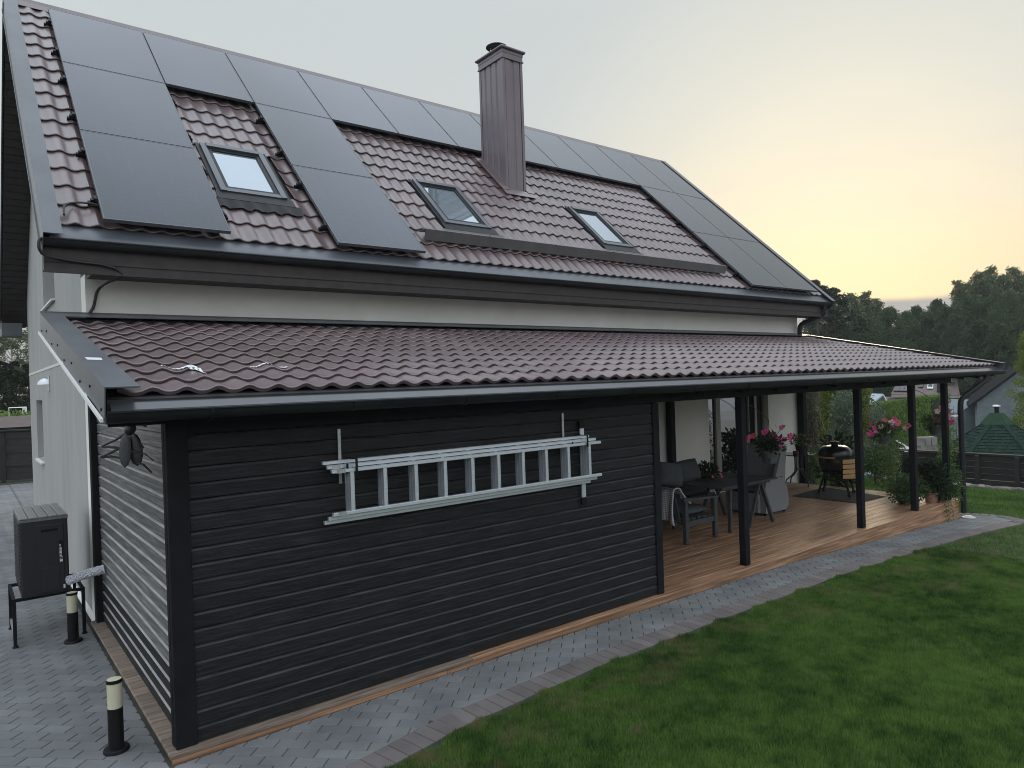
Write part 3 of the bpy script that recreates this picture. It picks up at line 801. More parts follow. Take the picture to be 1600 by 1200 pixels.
# chimney
cy0, cy1 = roofp(0, CH[2])[1], roofp(0, CH[3])[1]
ZT = 7.69
def ribbed(x0, x1, y0, y1, z0f, z1):
    pts = []
    def side(p, q, nrm, ribs):
        p = Vector(p); q = Vector(q); nrm = Vector(nrm); L_ = (q-p).length; d = (q-p)/L_; out = [p]
        for k in range(ribs):
            c = L_*(k+.5)/ribs; w = L_/ribs*.30
            for (o, h) in ((-w-.01, 0), (-w, .016), (w, .016), (w+.01, 0)): out.append(p+d*(c+o)+nrm*h)
        return out
    P = side((x0, y1, 0), (x0, y0, 0), (-1, 0, 0), 4) + side((x0, y0, 0), (x1, y0, 0), (0, -1, 0), 2) + side((x1, y0, 0), (x1, y1, 0), (1, 0, 0), 4) + side((x1, y1, 0), (x0, y1, 0), (0, 1, 0), 2)
    n = len(P); b = MB()
    zr = lambda p: EZ + (p.y-EY)*TAN - .03
    b.add([(p.x, p.y, zr(p)) for p in P] + [(p.x, p.y, z1) for p in P], [(i, (i+1)%n, n+(i+1)%n, n+i) for i in range(n)])
    return b
c = ribbed(CH[0], CH[1], cy0, cy1, 0, ZT-.02)
chim_mat = material('chimney_cladding', (.150, .122, .138), .34, color2=(.172, .142, .158), vscale=2, spec=.6)
ch = c.build('chimney', chim_mat, house, label='tall chimney clad in ribbed plum coloured steel')
x0, x1 = CH[0], CH[1]
cc = MB()
for (xa, ya) in ((x0, cy0), (x1, cy0), (x0, cy1), (x1, cy1)):
    zz_ = EZ + (ya-EY)*TAN - .02
    cc.box(xa-.024, xa+.024, ya-.024, ya+.024, zz_, ZT-.12)
cc.build('corner_trim', chim_mat, ch)
MB().box(x0-.028, x1+.028, cy0-.028, cy1+.028, ZT-.13, ZT-.055).box(x0-.04, x1+.04, cy0-.04, cy1+.04, ZT-.15, ZT-.131).box(x0-.034, x1+.034, cy0-.034, cy1+.034, ZT-.054, ZT).build('collar', chim_mat, ch)
MB().bbox(x0-.075, x1+.075, cy0-.075, cy1+.075, ZT+.001, ZT+.04, .012).build('cap_plate', chim_mat, ch)
cowl = MB(); cxm, cym = (x0+x1)/2+.02, cy0+.42
cowl.lathe([(.185, 0), (.185, .008), (.15, .03), (.08, .05), (0, .058)], (cxm, cym, ZT+.235), 24)
cowl = cowl.build('cowl', M_['gutter'], ch, smooth=True)
cl = MB()
for a in range(3): cl.tube([(cxm+.1*math.cos(a*2.1+.4), cym+.1*math.sin(a*2.1+.4), ZT+.04), (cxm+.1*math.cos(a*2.1+.4), cym+.1*math.sin(a*2.1+.4), ZT+.238)], .012, 6)
cl.lathe([(.09, .0), (.09, .055)], (cxm, cym, ZT+.041), 16)
cl.build('cowl_leg', M_['lamp_steel'], cowl)
fl = MB(); plate(fl, x0-.16, x0+.0, CH[2]-.08, CH[3]+.12, .062, .068); plate(fl, x1, x1+.15, CH[2]-.08, CH[3]+.12, .062, .068); plate(fl, x0-.16, x1+.15, CH[2]-.22, CH[2]-.04, .058, .0605); plate(fl, x0, x1, CH[3], CH[3]+.2, .063, .068)
fl.build('chimney_flashing', M_['tile'], house)
# snow guard
sg = MB(); SX0, SX1, SS = 3.72, 10.08, .56
q = [roofp(SX0, SS, .062), roofp(SX0, SS+.055, .19), roofp(SX0, SS+.07, .19), roofp(SX0, SS+.20, .062), roofp(SX0, SS+.185, .062), roofp(SX0, SS+.062, .177), roofp(SX0, SS+.015, .062)]
sg.prism(q, (SX1-SX0, 0, 0))
sgo = sg.build('snow_guard', material('snow_guard_steel', (.105, .098, .10), .4, var=.1), house)
for k in range(5):
    x = SX0+1.0+k*1.2; plate(MB(), x, x+.012, SS+.02, SS+.07, .1905, .194).build('joint_seam', M_['gutter'], sgo)

# ------------------------------------------------------------------ solar panels (bolted on: things of their own)
def panel_lab(c, r_):
    top = ['first', 'second', 'third', 'fourth', 'fifth', 'sixth', 'seventh', 'eighth', 'ninth', 'tenth', 'eleventh']
    if r_ == 2:
        if c == 0: return 'black solar panel at the left end of the ridge row'
        if c == 10: return 'pale reflecting solar panel at the right end of the ridge row'
        if c == 6: return 'solar panel in the ridge row directly behind the chimney'
        return '%s solar panel from the left in the row along the ridge' % top[c]
    pos = {0: 'leftmost panel column beside the verge', 2: 'panel column between left and middle roof windows', 9: 'left column of the right hand panel block', 10: 'last column by the right verge'}[c]
    return ('lowest' if r_ == 0 else 'middle') + ' solar panel of the ' + pos
AX = math.atan(TAN)
gl_me = MB().box(.012, PWD-.012, .012, PLN-.012, .026, .0335).mesh('cell_sheet')
fr = MB()
for bb in ((0, PWD, 0, .0115), (0, PWD, PLN-.0115, PLN), ): fr.box(bb[0], bb[1], bb[2], bb[3], 0, .035)
fr.box(0, .0115, .0115, PLN-.0115, 0, .035); fr.box(PWD-.0115, PWD, .0115, PLN-.0115, 0, .035); fr.box(.0115, PWD-.0115, .0115, PLN-.0115, 0, .01)
fr_me = fr.mesh('frame')
def clampmesh(): return MB().box(-.055, .0, -.018, .018, -.035, -.005).box(-.03, .0, -.03, .03, -.003, .02).mesh('clamp')
cl_me = clampmesh(); rail_me = MB().box(-.075, PWD+.075, -.018, .018, -.072, -.036).mesh('rail')
for (c, r_) in PANELS:
    o = bpy.data.objects.new('solar_panel', None); COL.objects.link(o); o.empty_display_size = .1
    o.location = roofp(PX0+c*PXP, PS0+r_*PSP, .105); o.rotation_euler = (AX, 0, 0); o['_local'] = 1
    tag(o, panel_lab(c, r_), 'solar panel', 'solar panels on the upper roof')
    link(gl_me, 'cell_sheet', M_['solar'], o); link(fr_me, 'frame', M_['flash'], o)
    for sy in (.40, 1.35):
        link(rail_me, 'rail', M_['black_plastic'], o, loc=(0, sy, 0))
        link(cl_me, 'clamp', M_['gutter'], o, loc=(0, sy, 0))
        k = link(cl_me, 'clamp', M_['gutter'], o, loc=(PWD, sy, 0)); k.rotation_euler = (0, 0, PI)

# ------------------------------------------------------------------ lean-to roof over shed and terrace
LY, LZ, LT = -.305, 2.143, .2085       # tile plane at the lower eave
LXL, LXR = -.372, 13.10
LCA, LSA = 1/math.hypot(1, LT), LT/math.hypot(1, LT)
LL = (WY-LY)/LCA
def lowp(x, s, h=0.): return (x, LY + s*LCA - h*LSA, LZ + s*LSA + h*LCA)
lean = thing('lean_to_roof', 'long low tiled lean-to roof on black posts along the house front', 'veranda roof', (6.4, 1.5, 0))
b = MB()
b.prism([lowp(LXL+.02, .02, -.10), lowp(LXL+.02, LL-.003, -.10), lowp(LXL+.02, LL-.003, -.012), lowp(LXL+.02, .02, -.012)], (LXR-LXL-.04, 0, 0))
b.build('roof_deck', M_['soffit'], lean)
def low_hidden(x, s): return False
lay_tiles(lean, LXL+.075, LXR-.03, .062, .316, 11, (LY, LZ), LT, lambda x, s: s > LL-.02, low_hidden, 295)
MB().prism([lowp(LXL+.02, LL-.26, -.011), lowp(LXL+.02, LL-.006, -.011), lowp(LXL+.02, LL-.006, .042), lowp(LXL+.02, LL-.19, .042)], (12.8-LXL, 0, 0)).build('closure_strip', M_['black_trim'], lean)
# wall flashing at the top
MB().prism([lowp(LXL, LL-.22, .066), lowp(LXL, LL-.005, .066), (LXL, WY-.003, LZ+LL*LSA+.088), (LXL, WY-.02, LZ+LL*LSA+.088), lowp(LXL, LL-.03, .078), lowp(LXL, LL-.22, .073)], (12.80-LXL, 0, 0)).build('wall_flashing', M_['flash'], lean)
for (x0, x1, xo) in ((LXL-.002, LXL+.17, -1), (LXR-.16, LXR+.002, 1)):
    xe = x0 if xo < 0 else x1-.006
    s1 = LL-.03 if xo < 0 else LL+.1
    v = MB().prism([lowp(x0, -.045, .066), lowp(x0, s1, .066), lowp(x0, s1, .074), lowp(x0, -.045, .074)], (x1-x0, 0, 0)).prism([lowp(xe, -.045, -.098), lowp(xe, s1, -.098), lowp(xe, s1, .0658), lowp(xe, -.045, .0658)], (.006, 0, 0))
    vo = v.build('verge_flashing', M_['flash'], lean)
    sp = [lowp(xe-.006, -.045, -.118), lowp(xe-.006, s1, -.118), lowp(xe-.006, s1, -.0985), lowp(xe-.006, -.045, -.0985)]
    MB().prism(sp, (.022 if xo > 0 else -.014, 0, 0)).build('drip_edge', M_['white'] if xo < 0 else M_['flash'], vo)
    if xo < 0:
        for k in range(9):
            s = .05+k*.42; p = lowp(xe, s, -.02 if k % 2 else -.07)
            MB().lathe([(.009, 0), (.009, .006)], (0, 0, 0), 8).mesh('screw')
            MB().box(p[0]-.006, p[0]-.0005, p[1]-.008, p[1]+.008, p[2]-.008, p[2]+.008).build('screw', M_['black_plastic'], vo)
# white sticker left on the verge flashing
p = [lowp(LXL+.035, .86, .0755), lowp(LXL+.115, .84, .0755), lowp(LXL+.12, .93, .0755), lowp(LXL+.03, .95, .0755)]
MB().prism(p, (0, -.0002, .001)).build('sticker', M_['label_white'], lean)
# fascia drip plate, gutter, brackets
MB().prism([lowp(LXL+.03, .12, -.008), lowp(LXL+.03, .055, -.008), (LXL+.03, -.341, 2.079), (LXL+.03, -.341, 2.075), lowp(LXL+.03, .055, -.013), lowp(LXL+.03, .12, -.013)], (LXR-LXL-.06, 0, 0)).build('eave_flashing', M_['drip'], lean)
MB().box(LXL+.03, LXR-.03, -.215, -.195, 1.985, 2.085).build('fascia_board', M_['post'], lean)
g2 = gutter('gutter', LXL+.01, LXR+.1, -.349, 2.068, .060, lean)
for k in range(15):
    x = LXL+.55+k*.9
    bb = MB(); n = 7
    for j in range(n):
        a0, a1 = PI*j/n, PI*(j+1)/n
        for a in (a0,):
            bb.beam((x, -.349+.062-.067*math.cos(a0), 2.068-.068*math.sin(a0)), (x, -.349+.062-.067*math.cos(a1), 2.068-.068*math.sin(a1)), .02, .004)
    bb.build('gutter_bracket', M_['gutter'], g2)
# posts and beams
PXS = [(4.455, 0), (5.965, 0), (8.70, 0), (10.385, 0), (11.60, .0)]
POST = .085
for i, (x, y) in enumerate(PXS):
    if i == 0: continue
    MB().bbox(x-POST/2, x+POST/2, y+.001, y+POST, .002, 1.905, .003).build('post', M_['post'], lean)
MB().bbox(.02, 11.76, -.01, .09, 1.906, 2.03, .004).build('front_beam', M_['post'], lean)
MB().bbox(8.46, 8.57, 3.08, 3.19, .002, 2.7, .003).build('post', M_['post'], lean)
MB().bbox(12.66, 12.79, 3.085, 3.215, -.15, 2.75, .003).build('post', M_['post'], lean)
MB().box(4.5, 12.8, 3.03, 3.075, 2.5, 2.68).build('wall_beam', M_['post'], lean)
for k in range(19):
    x = .3+k*.68
    if x < 4.4: continue
    MB().prism([lowp(x, .12, -.22), lowp(x, LL-.17, -.22), lowp(x, LL-.17, -.102), lowp(x, .12, -.102)], (.05, 0, 0)).build('rafter', M_['post'], lean)
# downpipe of the lean-to: elbow back to the corner post and down
pipe('downpipe', [(12.45, -.287, 2.03), (12.45, -.287, 1.93), (11.86, -.10, 1.63), (11.86, -.10, -.22)], .042, M_['gutter'], lean)
for z in (.25, 1.35): MB().box(11.66, 11.86, -.07, -.02, z, z+.025).build('pipe_clip', M_['white'], lean)
MB().lathe([(.10, 0), (.10, .02), (.03, .05)], (11.95, -.14, -.325), 14).build('pipe_shoe', M_['steel'], lean)

# ------------------------------------------------------------------ black timber shed under the lean-to
shed = thing('timber_shed', 'black timber shed with horizontal board cladding under the lean-to', 'shed', (2.2, 1.6, 0))
MB().box(.064, 4.42, .035, 3.2, .002, 2.0).build('wall', M_['black_trim'], shed)
def board(axis, a0, a1, z, h=.1, top=None, mat='black_wood'):
    # shiplap board: vertical face, sloping top edge whose ledge of light is also painted in
    y = .0
    prof = [(.030, z), (.008, z+.0035), (.004, z+h-.019), (.026, z+h-.0045), (.030, z+h-.0045)]
    if axis == 'x': pts = [(a0, p[0], p[1]) for p in prof]; off = (a1-a0, 0, 0)
    else: pts = [(p[0], a0, p[1]) for p in prof]; off = (0, a1-a0, 0)
    if axis == 'y': pts = [(p[0]+.034, p[1], p[2]) for p in pts]
    o = MB().prism(pts, off).build('plank', M_[mat], shed)
    o.data.materials.append(M_['worn_lit_edge' if axis == 'x' else 'worn_lit_edge_grey']); o.data.polygons[4].material_index = 1; o.data.update()  # upward ledge face gets the paler colour that paints in its highlight
    return o
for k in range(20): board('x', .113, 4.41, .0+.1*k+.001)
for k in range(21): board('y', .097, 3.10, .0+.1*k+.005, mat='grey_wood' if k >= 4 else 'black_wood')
MB().bbox(-.012, .112, -.016, .034, .003, 1.98, .004).build('corner_board', M_['black_trim'], shed)
MB().bbox(-.014, .040, .0345, .096, .003, 2.02, .004).build('corner_board', M_['black_trim'], shed)
MB().bbox(-.016, .062, 3.101, 3.225, -.05, 2.7, .004).build('corner_board', M_['black_trim'], shed)
MB().bbox(4.411, 4.50, -.014, .085, .003, 1.904, .004).build('corner_board', M_['post'], shed)
for (x, z0, z1) in ((1.10, 1.64, 1.872), (3.207, 1.62, 1.868)):
    hk = MB().box(x-.011, x+.011, -.018, -.012, z0-.15, z1).build('ladder_hook', M_['steel'], shed)
    MB().tube([(x, -.016, z0-.06), (x, -.12, z0-.065), (x, -.135, z0-.06), (x, -.135, z0+.0)], .008, 6).build('hook_arm', M_['black_plastic'], hk)

# ------------------------------------------------------------------ deck
deck = thing('deck', 'oiled brown timber deck under the lean-to', 'deck', (5.9, 1.6, 0)); del deck['category']; deck['kind'] = 'structure'
BWD, BP = .1315, .1365
nb = int((3.226+.056)/BP)
for j in range(nb):
    y0 = -.056 + j*BP
    cuts = [-.056]; x = -.056 + random.uniform(1.8, 4.2)
    while x < 11.0: cuts.append(x); x += random.uniform(2.8, 4.2)
    cuts.append(11.85)
    for a, b_ in zip(cuts[:-1], cuts[1:]):
        m = M_['old_deck'] if (b_ < 4.6 and (j == 0 or a < 0)) else M_['deck']
        if a < 4.5 < b_: pass
        MB().bbox(a+.0015, b_-.0015, y0, y0+BWD, -.027, -.0005+random.uniform(-.0012, .0008), .004).build('board', m, deck)
# fascia along front (in lengths) and the right end, short joists ends on the left
for (a, b_) in ((-.04, 1.9), (1.905, 4.9), (4.905, 8.2), (8.205, 11.82)):
    zb = min(ground(a), ground(b_)) - .05
    pz = [(a, ground(a)-.02), (b_, ground(b_)-.02), (b_, -.0285), (a, -.0285)]
    MB().prism([(p[0], -.045, p[1]) for p in pz], (0, .028, 0)).build('fascia_board', M_['deck'], deck)
MB().box(11.78, 11.83, -.015, 3.2, -.45, -.0285).build('fascia_board', M_['deck'], deck)
MB().box(-.035, -.01, -.0, 3.2, -.07, -.0285).build('fascia_board', M_['old_deck'], deck)

# ------------------------------------------------------------------ ladder on the shed front
lad = thing('ladder', 'aluminium three-section extension ladder hung sideways on the black shed wall', 'ladder', (2.25, -.1, 1.3))
def ladder_section(y, x0, x1, z0, z1, th=.031):
    for z in (z0, z1): MB().bbox(x0, x1, y-th/2, y+th/2, z-.0125, z+.0125, .003).build('stile', M_['alu'], lad)
    for k in range(10):
        x = 1.13+k*.2525; b = MB()
        b.box(x-.013, x+.013, y-.011, y+.011, z0+.013, z1-.013)
        for dx_ in (-.0145, .0115): b.box(x+dx_, x+dx_+.003, y-.0155, y-.0125, z0+.013, z1-.013)
        b.build('rung', M_['alu'], lad)
ladder_section(-.128, .985, 3.548, 1.300, 1.592)
ladder_section(-.094, .967, 3.52, 1.270, 1.620)
ladder_section(-.060, .950, 3.47, 1.241, 1.648)
for (x, y, z) in ((1.02, -.1445, 1.592), (1.02, -.1445, 1.300), (1.0, -.1105, 1.620)): MB().box(x, x+.06, y-.002, y, z-.014, z+.014).build('guide_bracket', M_['steel'], lad)
MB().bbox(3.40, 3.445, -.036, -.016, 1.075, 1.745, .003).build('stabiliser_bar', M_['alu'], lad)
MB().bbox(3.392, 3.453, -.042, -.012, 1.03, 1.10, .006).build('bar_foot', M_['black_plastic'], lad); MB().bbox(3.392, 3.453, -.042, -.012, 1.72, 1.79, .006).build('bar_foot', M_['black_plastic'], lad)
for x in (1.16, 3.37): MB().box(x-.008, x+.008, -.15, -.01, 1.663, 1.669).box(x-.008, x+.008, -.1565, -.1505, 1.565, 1.669).build('strap', M_['black_plastic'], lad)

# ------------------------------------------------------------------ hanging carved insect under the corner of the eave
C0 = at_depth(205, 697, 4.62); R3, U3, F3 = Vector(RR), Vector((0, 0, 1)), Vector((FF[0], FF[1], 0)).normalized()
ins = thing('insect_ornament', 'dark carved insect ornament with long legs hanging under the shed eave corner', 'ornament', C0)
K = 4.62/FPX
def ip(u, v, d=0.): return Vector(C0) + R3*((u-206)*K) + U3*(-(v-700)*K) + F3*d
def ellipsoid(pc, axis_u, lu, lw, ld, name, mat, parent, n=10):
    b = MB(); axis = axis_u.normalized(); side = axis.cross(F3).normalized()
    rows = 9
    for i in range(rows+1):
        t = -1+2*i/rows; rr = math.sqrt(max(0, 1-t*t))
        for k in range(n):
            a = 2*PI*k/n; b.v.append(tuple(pc + axis*(t*lu) + side*(rr*lw*math.cos(a)) + F3*(rr*ld*math.sin(a))))
    for i in range(rows):
        for k in range(n): b.f.append((i*n+k, i*n+(k+1)%n, (i+1)*n+(k+1)%n, (i+1)*n+k))
    return b.build(name, mat, parent, smooth=True)
bd = ellipsoid(ip(212, 705), U3*1-R3*.12, 27*K, 11*K, 9*K, 'body', M_['insect'], ins)
ellipsoid(ip(205.5, 674), U3*1+R3*.45, 10.5*K, 8*K, 8*K, 'head', M_['insect'], ins)
for (u, v, w, d) in ((203, 706, 9.5, -.05), (217, 704, 9, -.03)):
    ax = ip(u+3, v-26)-ip(u, v+26) if u < 210 else ip(u-5, v-24)-ip(u+3, v+24)
    ellipsoid(ip(u, v, d), ax, 27*K if u < 210 else 25*K, w*K, .012, 'wing', M_['insect_wing'] if u < 210 else M_['insect'], ins)
legs = [[(201, 680), (189, 689), (167, 699), (166, 701)], [(166, 701), (186, 701), (205, 704), (224, 710), (233, 711), (246, 722)], [(199, 699), (181, 709), (164, 716)], [(164, 717), (180, 715), (196, 718)], [(216, 725), (230, 728), (242, 740)], [(220, 694), (227, 697), (231, 702)], [(222, 665), (232, 667), (237, 669)]]
for q in legs:
    MB().tube([ip(u, v, -.045 if i else -.02) for i, (u, v) in enumerate(q)], [2.1*K*(1-.12*i) for i in range(len(q))], 6).build('leg', M_['insect'], ins)
MB().tube([ip(206, 667), ip(207, 655)], .003, 5).build('hook', M_['black_plastic'], ins)

# ------------------------------------------------------------------ bollard lights
def make_bollard():
    t = thing('bollard_light', 'x', 'bollard light', local=True)
    MB().lathe([(.075, 0), (.075, .012), (.068, .022), (.046, .024)], n=24).build('base', M_['black_plastic'], t, smooth=True)
    MB().lathe([(.044, .024), (.044, .27)], n=24).build('post', M_['black_plastic'], t, smooth=True)
    MB().lathe([(.043, .2705), (.043, .425)], n=24).build('diffuser', M_['diffuser'], t, smooth=True)
    MB().lathe([(.046, .4255), (.046, .445), (.043, .4465)], n=24).build('cap_band', M_['black_plastic'], t, smooth=True)
    MB().lathe([(.042, .447), (.030, .4495), (0, .4505)], n=24).build('cap', M_['diffuser'], t, smooth=True)
    return t
B0 = make_bollard()
for i, (x, y, lab) in enumerate(((-.272, .385, 'nearest bollard light standing alone by the timber corner of the deck'), (-.235, 2.87, 'bollard light standing under the heat pump stand'), (-.83, 5.9, 'bollard light behind the heat pump with only its top showing'))):
    o = B0 if i == 0 else dup(B0, (0, 0, 0))
    o.location = (x, y, -.058); o['label'] = lab; o['group'] = 'bollard lights beside the driveway'

# ------------------------------------------------------------------ heat pump on its stand
hs = thing('heat_pump_stand', 'black tubular steel stand carrying the heat pump', 'stand', (-.4, 3.4, -.06))
HX0, HX1, HY0, HY1, HZ = -.655, -.125, 3.06, 3.72, .345
for (x, y) in ((HX0, HY0), (HX1, HY0), (HX0, HY1), (HX1, HY1)):
    MB().box(x-.014, x+.014, y-.014, y+.014, -.055, HZ).build('leg', M_['post'], hs)
    MB().lathe([(.024, -.058), (.024, -.048), (.012, -.04)], (x, y, 0), 10).build('foot', M_['black_plastic'], hs)
for y in (HY0, HY1): MB().box(HX0-.014, HX1+.014, y-.014, y+.014, HZ+.0005, HZ+.028).build('rail', M_['post'], hs)
for x in (HX0, HX1): MB().box(x-.012, x+.012, HY0+.0145, HY1-.0145, HZ+.002, HZ+.026).build('rail', M_['post'], hs)
MB().box(HX0-.01, HX0+.01, HY0+.0145, HY1-.0145, .02, .045).build('side_rail', M_['steel'], hs)
hp = thing('heat_pump', 'black boxy heat pump unit with a pale ribbed lid on a stand', 'heat pump', (-.42, 3.4, HZ+.03))
X0, X1, Y0, Y1, Z0, Z1 = -.600, -.235, 3.0, 3.86, HZ+.029, 1.07
MB().bbox(X0, X1, Y0, Y1, Z0, Z1, .012).build('casing', M_['casing'], hp)
lidb = MB()
for k in range(5):
    a = X0-.004+(X1-X0+.008)*k/5; c_ = X0-.004+(X1-X0+.008)*(k+1)/5
    lidb.bbox(a+.003, c_-.003, Y0-.004, Y1+.004, Z1+.001, Z1+.016, .004)
lidb.box(X0-.004, X1+.004, Y0-.004, Y1+.004, Z1-.02, Z1+.0005).build('lid', M_['casing_top'], hp)
MB().bbox(X0+.115, X1-.035, Y0-.012, Y0-.0005, Z0+.02, Z1-.06, .008).build('end_panel', M_['casing'], hp)
MB().bbox(X0+.15, X1-.075, Y0-.020, Y0-.0125, Z0+.035, Z0+.25, .006).build('lower_cover', M_['casing'], hp)
MB().box(X0+.16, X1-.08, Y0-.0135, Y0-.0122, Z1-.125, Z1-.10).build('handle_slot', M_['black_plastic'], hp)
for k in range(18): MB().box(X0-.006, X0-.0005, Y0+.06, Y1-.06, Z0+.06+k*.034, Z0+.078+k*.034).build('grille_bar', M_['casing'], hp)
st = MB().box(X1-.075, X1-.045, Y0-.0145, Y0-.0124, Z0+.28, Z0+.48).build('sticker', M_['black_plastic'], hp)
zz = Z0+.285
for k in range(12):
    h = random.choice((.004, .007, .012)); w = random.choice((.012, .018, .024))
    if k == 0: h = .022; w = .024
    MB().box(X1-.072, X1-.072+w, Y0-.0153, Y0-.0147, zz, zz+h).build('print_mark', M_['label_white'], st); zz += h+random.uniform(.003, .008)
MB().box(X1-.05, X1-.035, Y0-.0135, Y0-.0124, Z0+.04, Z0+.075).build('white_tag', M_['label_white'], hp)
fp = MB(); pts = []
for k in range(13):
    t = k/12; pts.append((X1-.015+(.02-X1+.02)*t, Y0-.03-.10*math.sin(t*PI*.5)+.0*t, .475+.075*t+.012*math.sin(t*PI)))
fo = MB().tube(pts, [.042+.0035*math.sin(k*2.7) for k in range(13)], 14).build('insulated_pipe', M_['foil'], smooth=True)
tag(fo, 'silver foil wrapped pipe between heat pump and shed wall', 'pipe')

# wall lamp on the gable
wl = thing('wall_lamp', 'small half-dome steel wall lamp on the grey gable wall', 'wall lamp', (0, 7.04, 2.34))
b = MB(); n = 10
MB().box(-.012, -.0005, 6.93, 7.15, 2.25, 2.47).build('back_plate', M_['lamp_steel'], wl)
rows = 6; vs = []
for i in range(rows+1):
    a = (PI/2)*i/rows
    for k in range(n+1):
        p = PI*k/n; rr = .10*math.cos(a)
        vs.append((-.0125-.13*math.cos(a)*math.sin(p), 7.04+rr*math.cos(p), 2.34+.10*math.sin(a)))
fs = [(i*(n+1)+k, i*(n+1)+k+1, (i+1)*(n+1)+k+1, (i+1)*(n+1)+k) for i in range(rows) for k in range(n)]
b.add(vs, fs); b.build('shade', M_['lamp_steel'], wl, smooth=True)

# cables
def cable(pts, r, label):
    P = [Vector(p) for p in pts]; out = []
    for i in range(len(P)-1):
        p0, p1, p2, p3 = P[max(i-1, 0)], P[i], P[i+1], P[min(i+2, len(P)-1)]
        for k in range(6):
            t = k/6; out.append(.5*((2*p1)+(p2-p0)*t+(2*p0-5*p1+4*p2-p3)*t*t+(3*p1-p0-3*p2+p3)*t**3))
    out.append(P[-1])
    return tag(MB().tube(out, r, 6).build('cable', M_['cable'], smooth=True), label, 'cable')
cable([roofp(-.19, .30, .05), roofp(-.17, .45, .06), roofp(-.08, .52, .06), roofp(.03, .52, .07), roofp(.12, .5, .07)], .011, 'black cable looping out from under the lowest left solar panel')
cable([(-.34, 2.70, 3.56), (-.40, 2.66, 3.53), (-.40, 2.66, 3.44), (-.33, 2.70, 3.40), (-.1, 2.735, 3.375), (.06, 2.735, 3.365), (.20, 2.75, 3.33), (.24, 2.78, 3.265), (.16, 3.0, 3.24), (.10, 3.20, 3.18), (.06, 3.21, 3.02), (.0, 3.2, 2.92), (.0, 3.19, 2.87)], .014, 'black cable hanging from the eave box down to the lean-to flashing')

# plastic scraps lying on the lean-to tiles
for (x, s, lab, ww) in ((.06, .72, 'crumpled white plastic scrap on the tiles near the left verge', 1.25), (.66, .80, 'thin white plastic strip on the tiles further right', 1.15)):
    b = MB(); n = 22; mrow = 4
    for k in range(n+1):
        t = k/n; w = (.006+.010*math.sin(t*PI)+(.028 if t > .62 else 0)*math.sin((t-.62)/.38*PI if t > .62 else 0)+.004*math.sin(k*2.3))*ww
        for m_ in range(mrow+1):
            px_, ps = x+.21*t*ww, s-.05*t+.03*math.sin(t*4)+w*(m_/mrow*2-1)
            fr_ = ((ps-.062)/.316) % 1
            b.v.append(lowp(px_, ps, wave(((px_-LXL-.075)/PIT) % 1)+.024*(1-fr_)+.006+.006*abs(math.sin(k*1.7+m_*2.1))))
    b.f = [(k*(mrow+1)+m_, (k+1)*(mrow+1)+m_, (k+1)*(mrow+1)+m_+1, k*(mrow+1)+m_+1) for k in range(n) for m_ in range(mrow)]
    tag(b.build('plastic_scrap', M_['plastic_scrap'], smooth=True), lab, 'plastic scrap')

# ------------------------------------------------------------------ terrace furniture
def cushion(name, cx, cy, cz, sx, sy, sz, parent, mat='cushion', rot=None, puff=.35):
    b = MB(); n = 10
    def f(u, w): return (1-abs(u)**3.2)*(1-abs(w)**3.2)
    M = Matrix.Identity(3) if rot is None else rot
    top = []; bot = []
    for j in range(n+1):
        for i in range(n+1):
            u, w = -1+2*i/n, -1+2*j/n; h = sz*(.25+.75*f(u, w)**.5) if (abs(u) < 1 and abs(w) < 1) else sz*.18
            e = 1-.05*(abs(u*w))**2
            top.append(Vector((u*sx*e, w*sy*e, h))); bot.append(Vector((u*sx*e, w*sy*e, -h)))
    for p in top+bot:
        q = M @ p; b.v.append((cx+q.x, cy+q.y, cz+q.z))
    m = (n+1)**2
    for j in range(n):
        for i in range(n):
            a = j*(n+1)+i; b.f.append((a, a+1, a+n+2, a+n+1)); b.f.append((m+a, m+a+n+1, m+a+n+2, m+a+1))
    ring = [i for i in range(n+1)] + [(j+1)*(n+1)-1 for j in range(1, n+1)] + [n*(n+1)+i for i in range(n-1, -1, -1)] + [j*(n+1) for j in range(n-1, 0, -1)]
    for k in range(len(ring)): a, c_ = ring[k], ring[(k+1) % len(ring)]; b.f.append((a, m+a, m+c_, c_))
    return b.build(name, M_[mat], parent, smooth=True)
# dining table
TX0, TX1, TY0, TY1, TZ = 6.95, 8.28, 1.02, 2.03, .655
tb = thing('dining_table', 'charcoal rectangular terrace table with slanted legs', 'table', ((TX0+TX1)/2, (TY0+TY1)/2, 0))
for k in range(5):
    a = TY0+(TY1-TY0)*k/5
    MB().bbox(TX0, TX1, a+.002, a+(TY1-TY0)/5-.002, TZ-.025, TZ, .003).build('plank', M_['dark_furn'], tb)
MB().box(TX0+.08, TX1-.08, TY0+.08, TY0+.11, TZ-.065, TZ-.026).box(TX0+.08, TX1-.08, TY1-.11, TY1-.08, TZ-.065, TZ-.026).build('apron', M_['dark_furn'], tb)
for (x, y, dx_) in ((TX0+.30, TY0+.10, -.02), (TX1-.30, TY0+.10, .30), (TX0+.30, TY1-.10, -.02), (TX1-.30, TY1-.10, .30)):
    MB().beam((x, y, TZ-.03), (x+dx_, y, .004), .05, .035).build('leg', M_['dark_furn'], tb)
for (x, y) in ((TX1-.52, TY0+.1), (TX1-.52, TY1-.1)): MB().beam((x+.2, y, TZ-.03), (x-.08, y, .004), .045, .03).build('leg', M_['dark_furn'], tb)

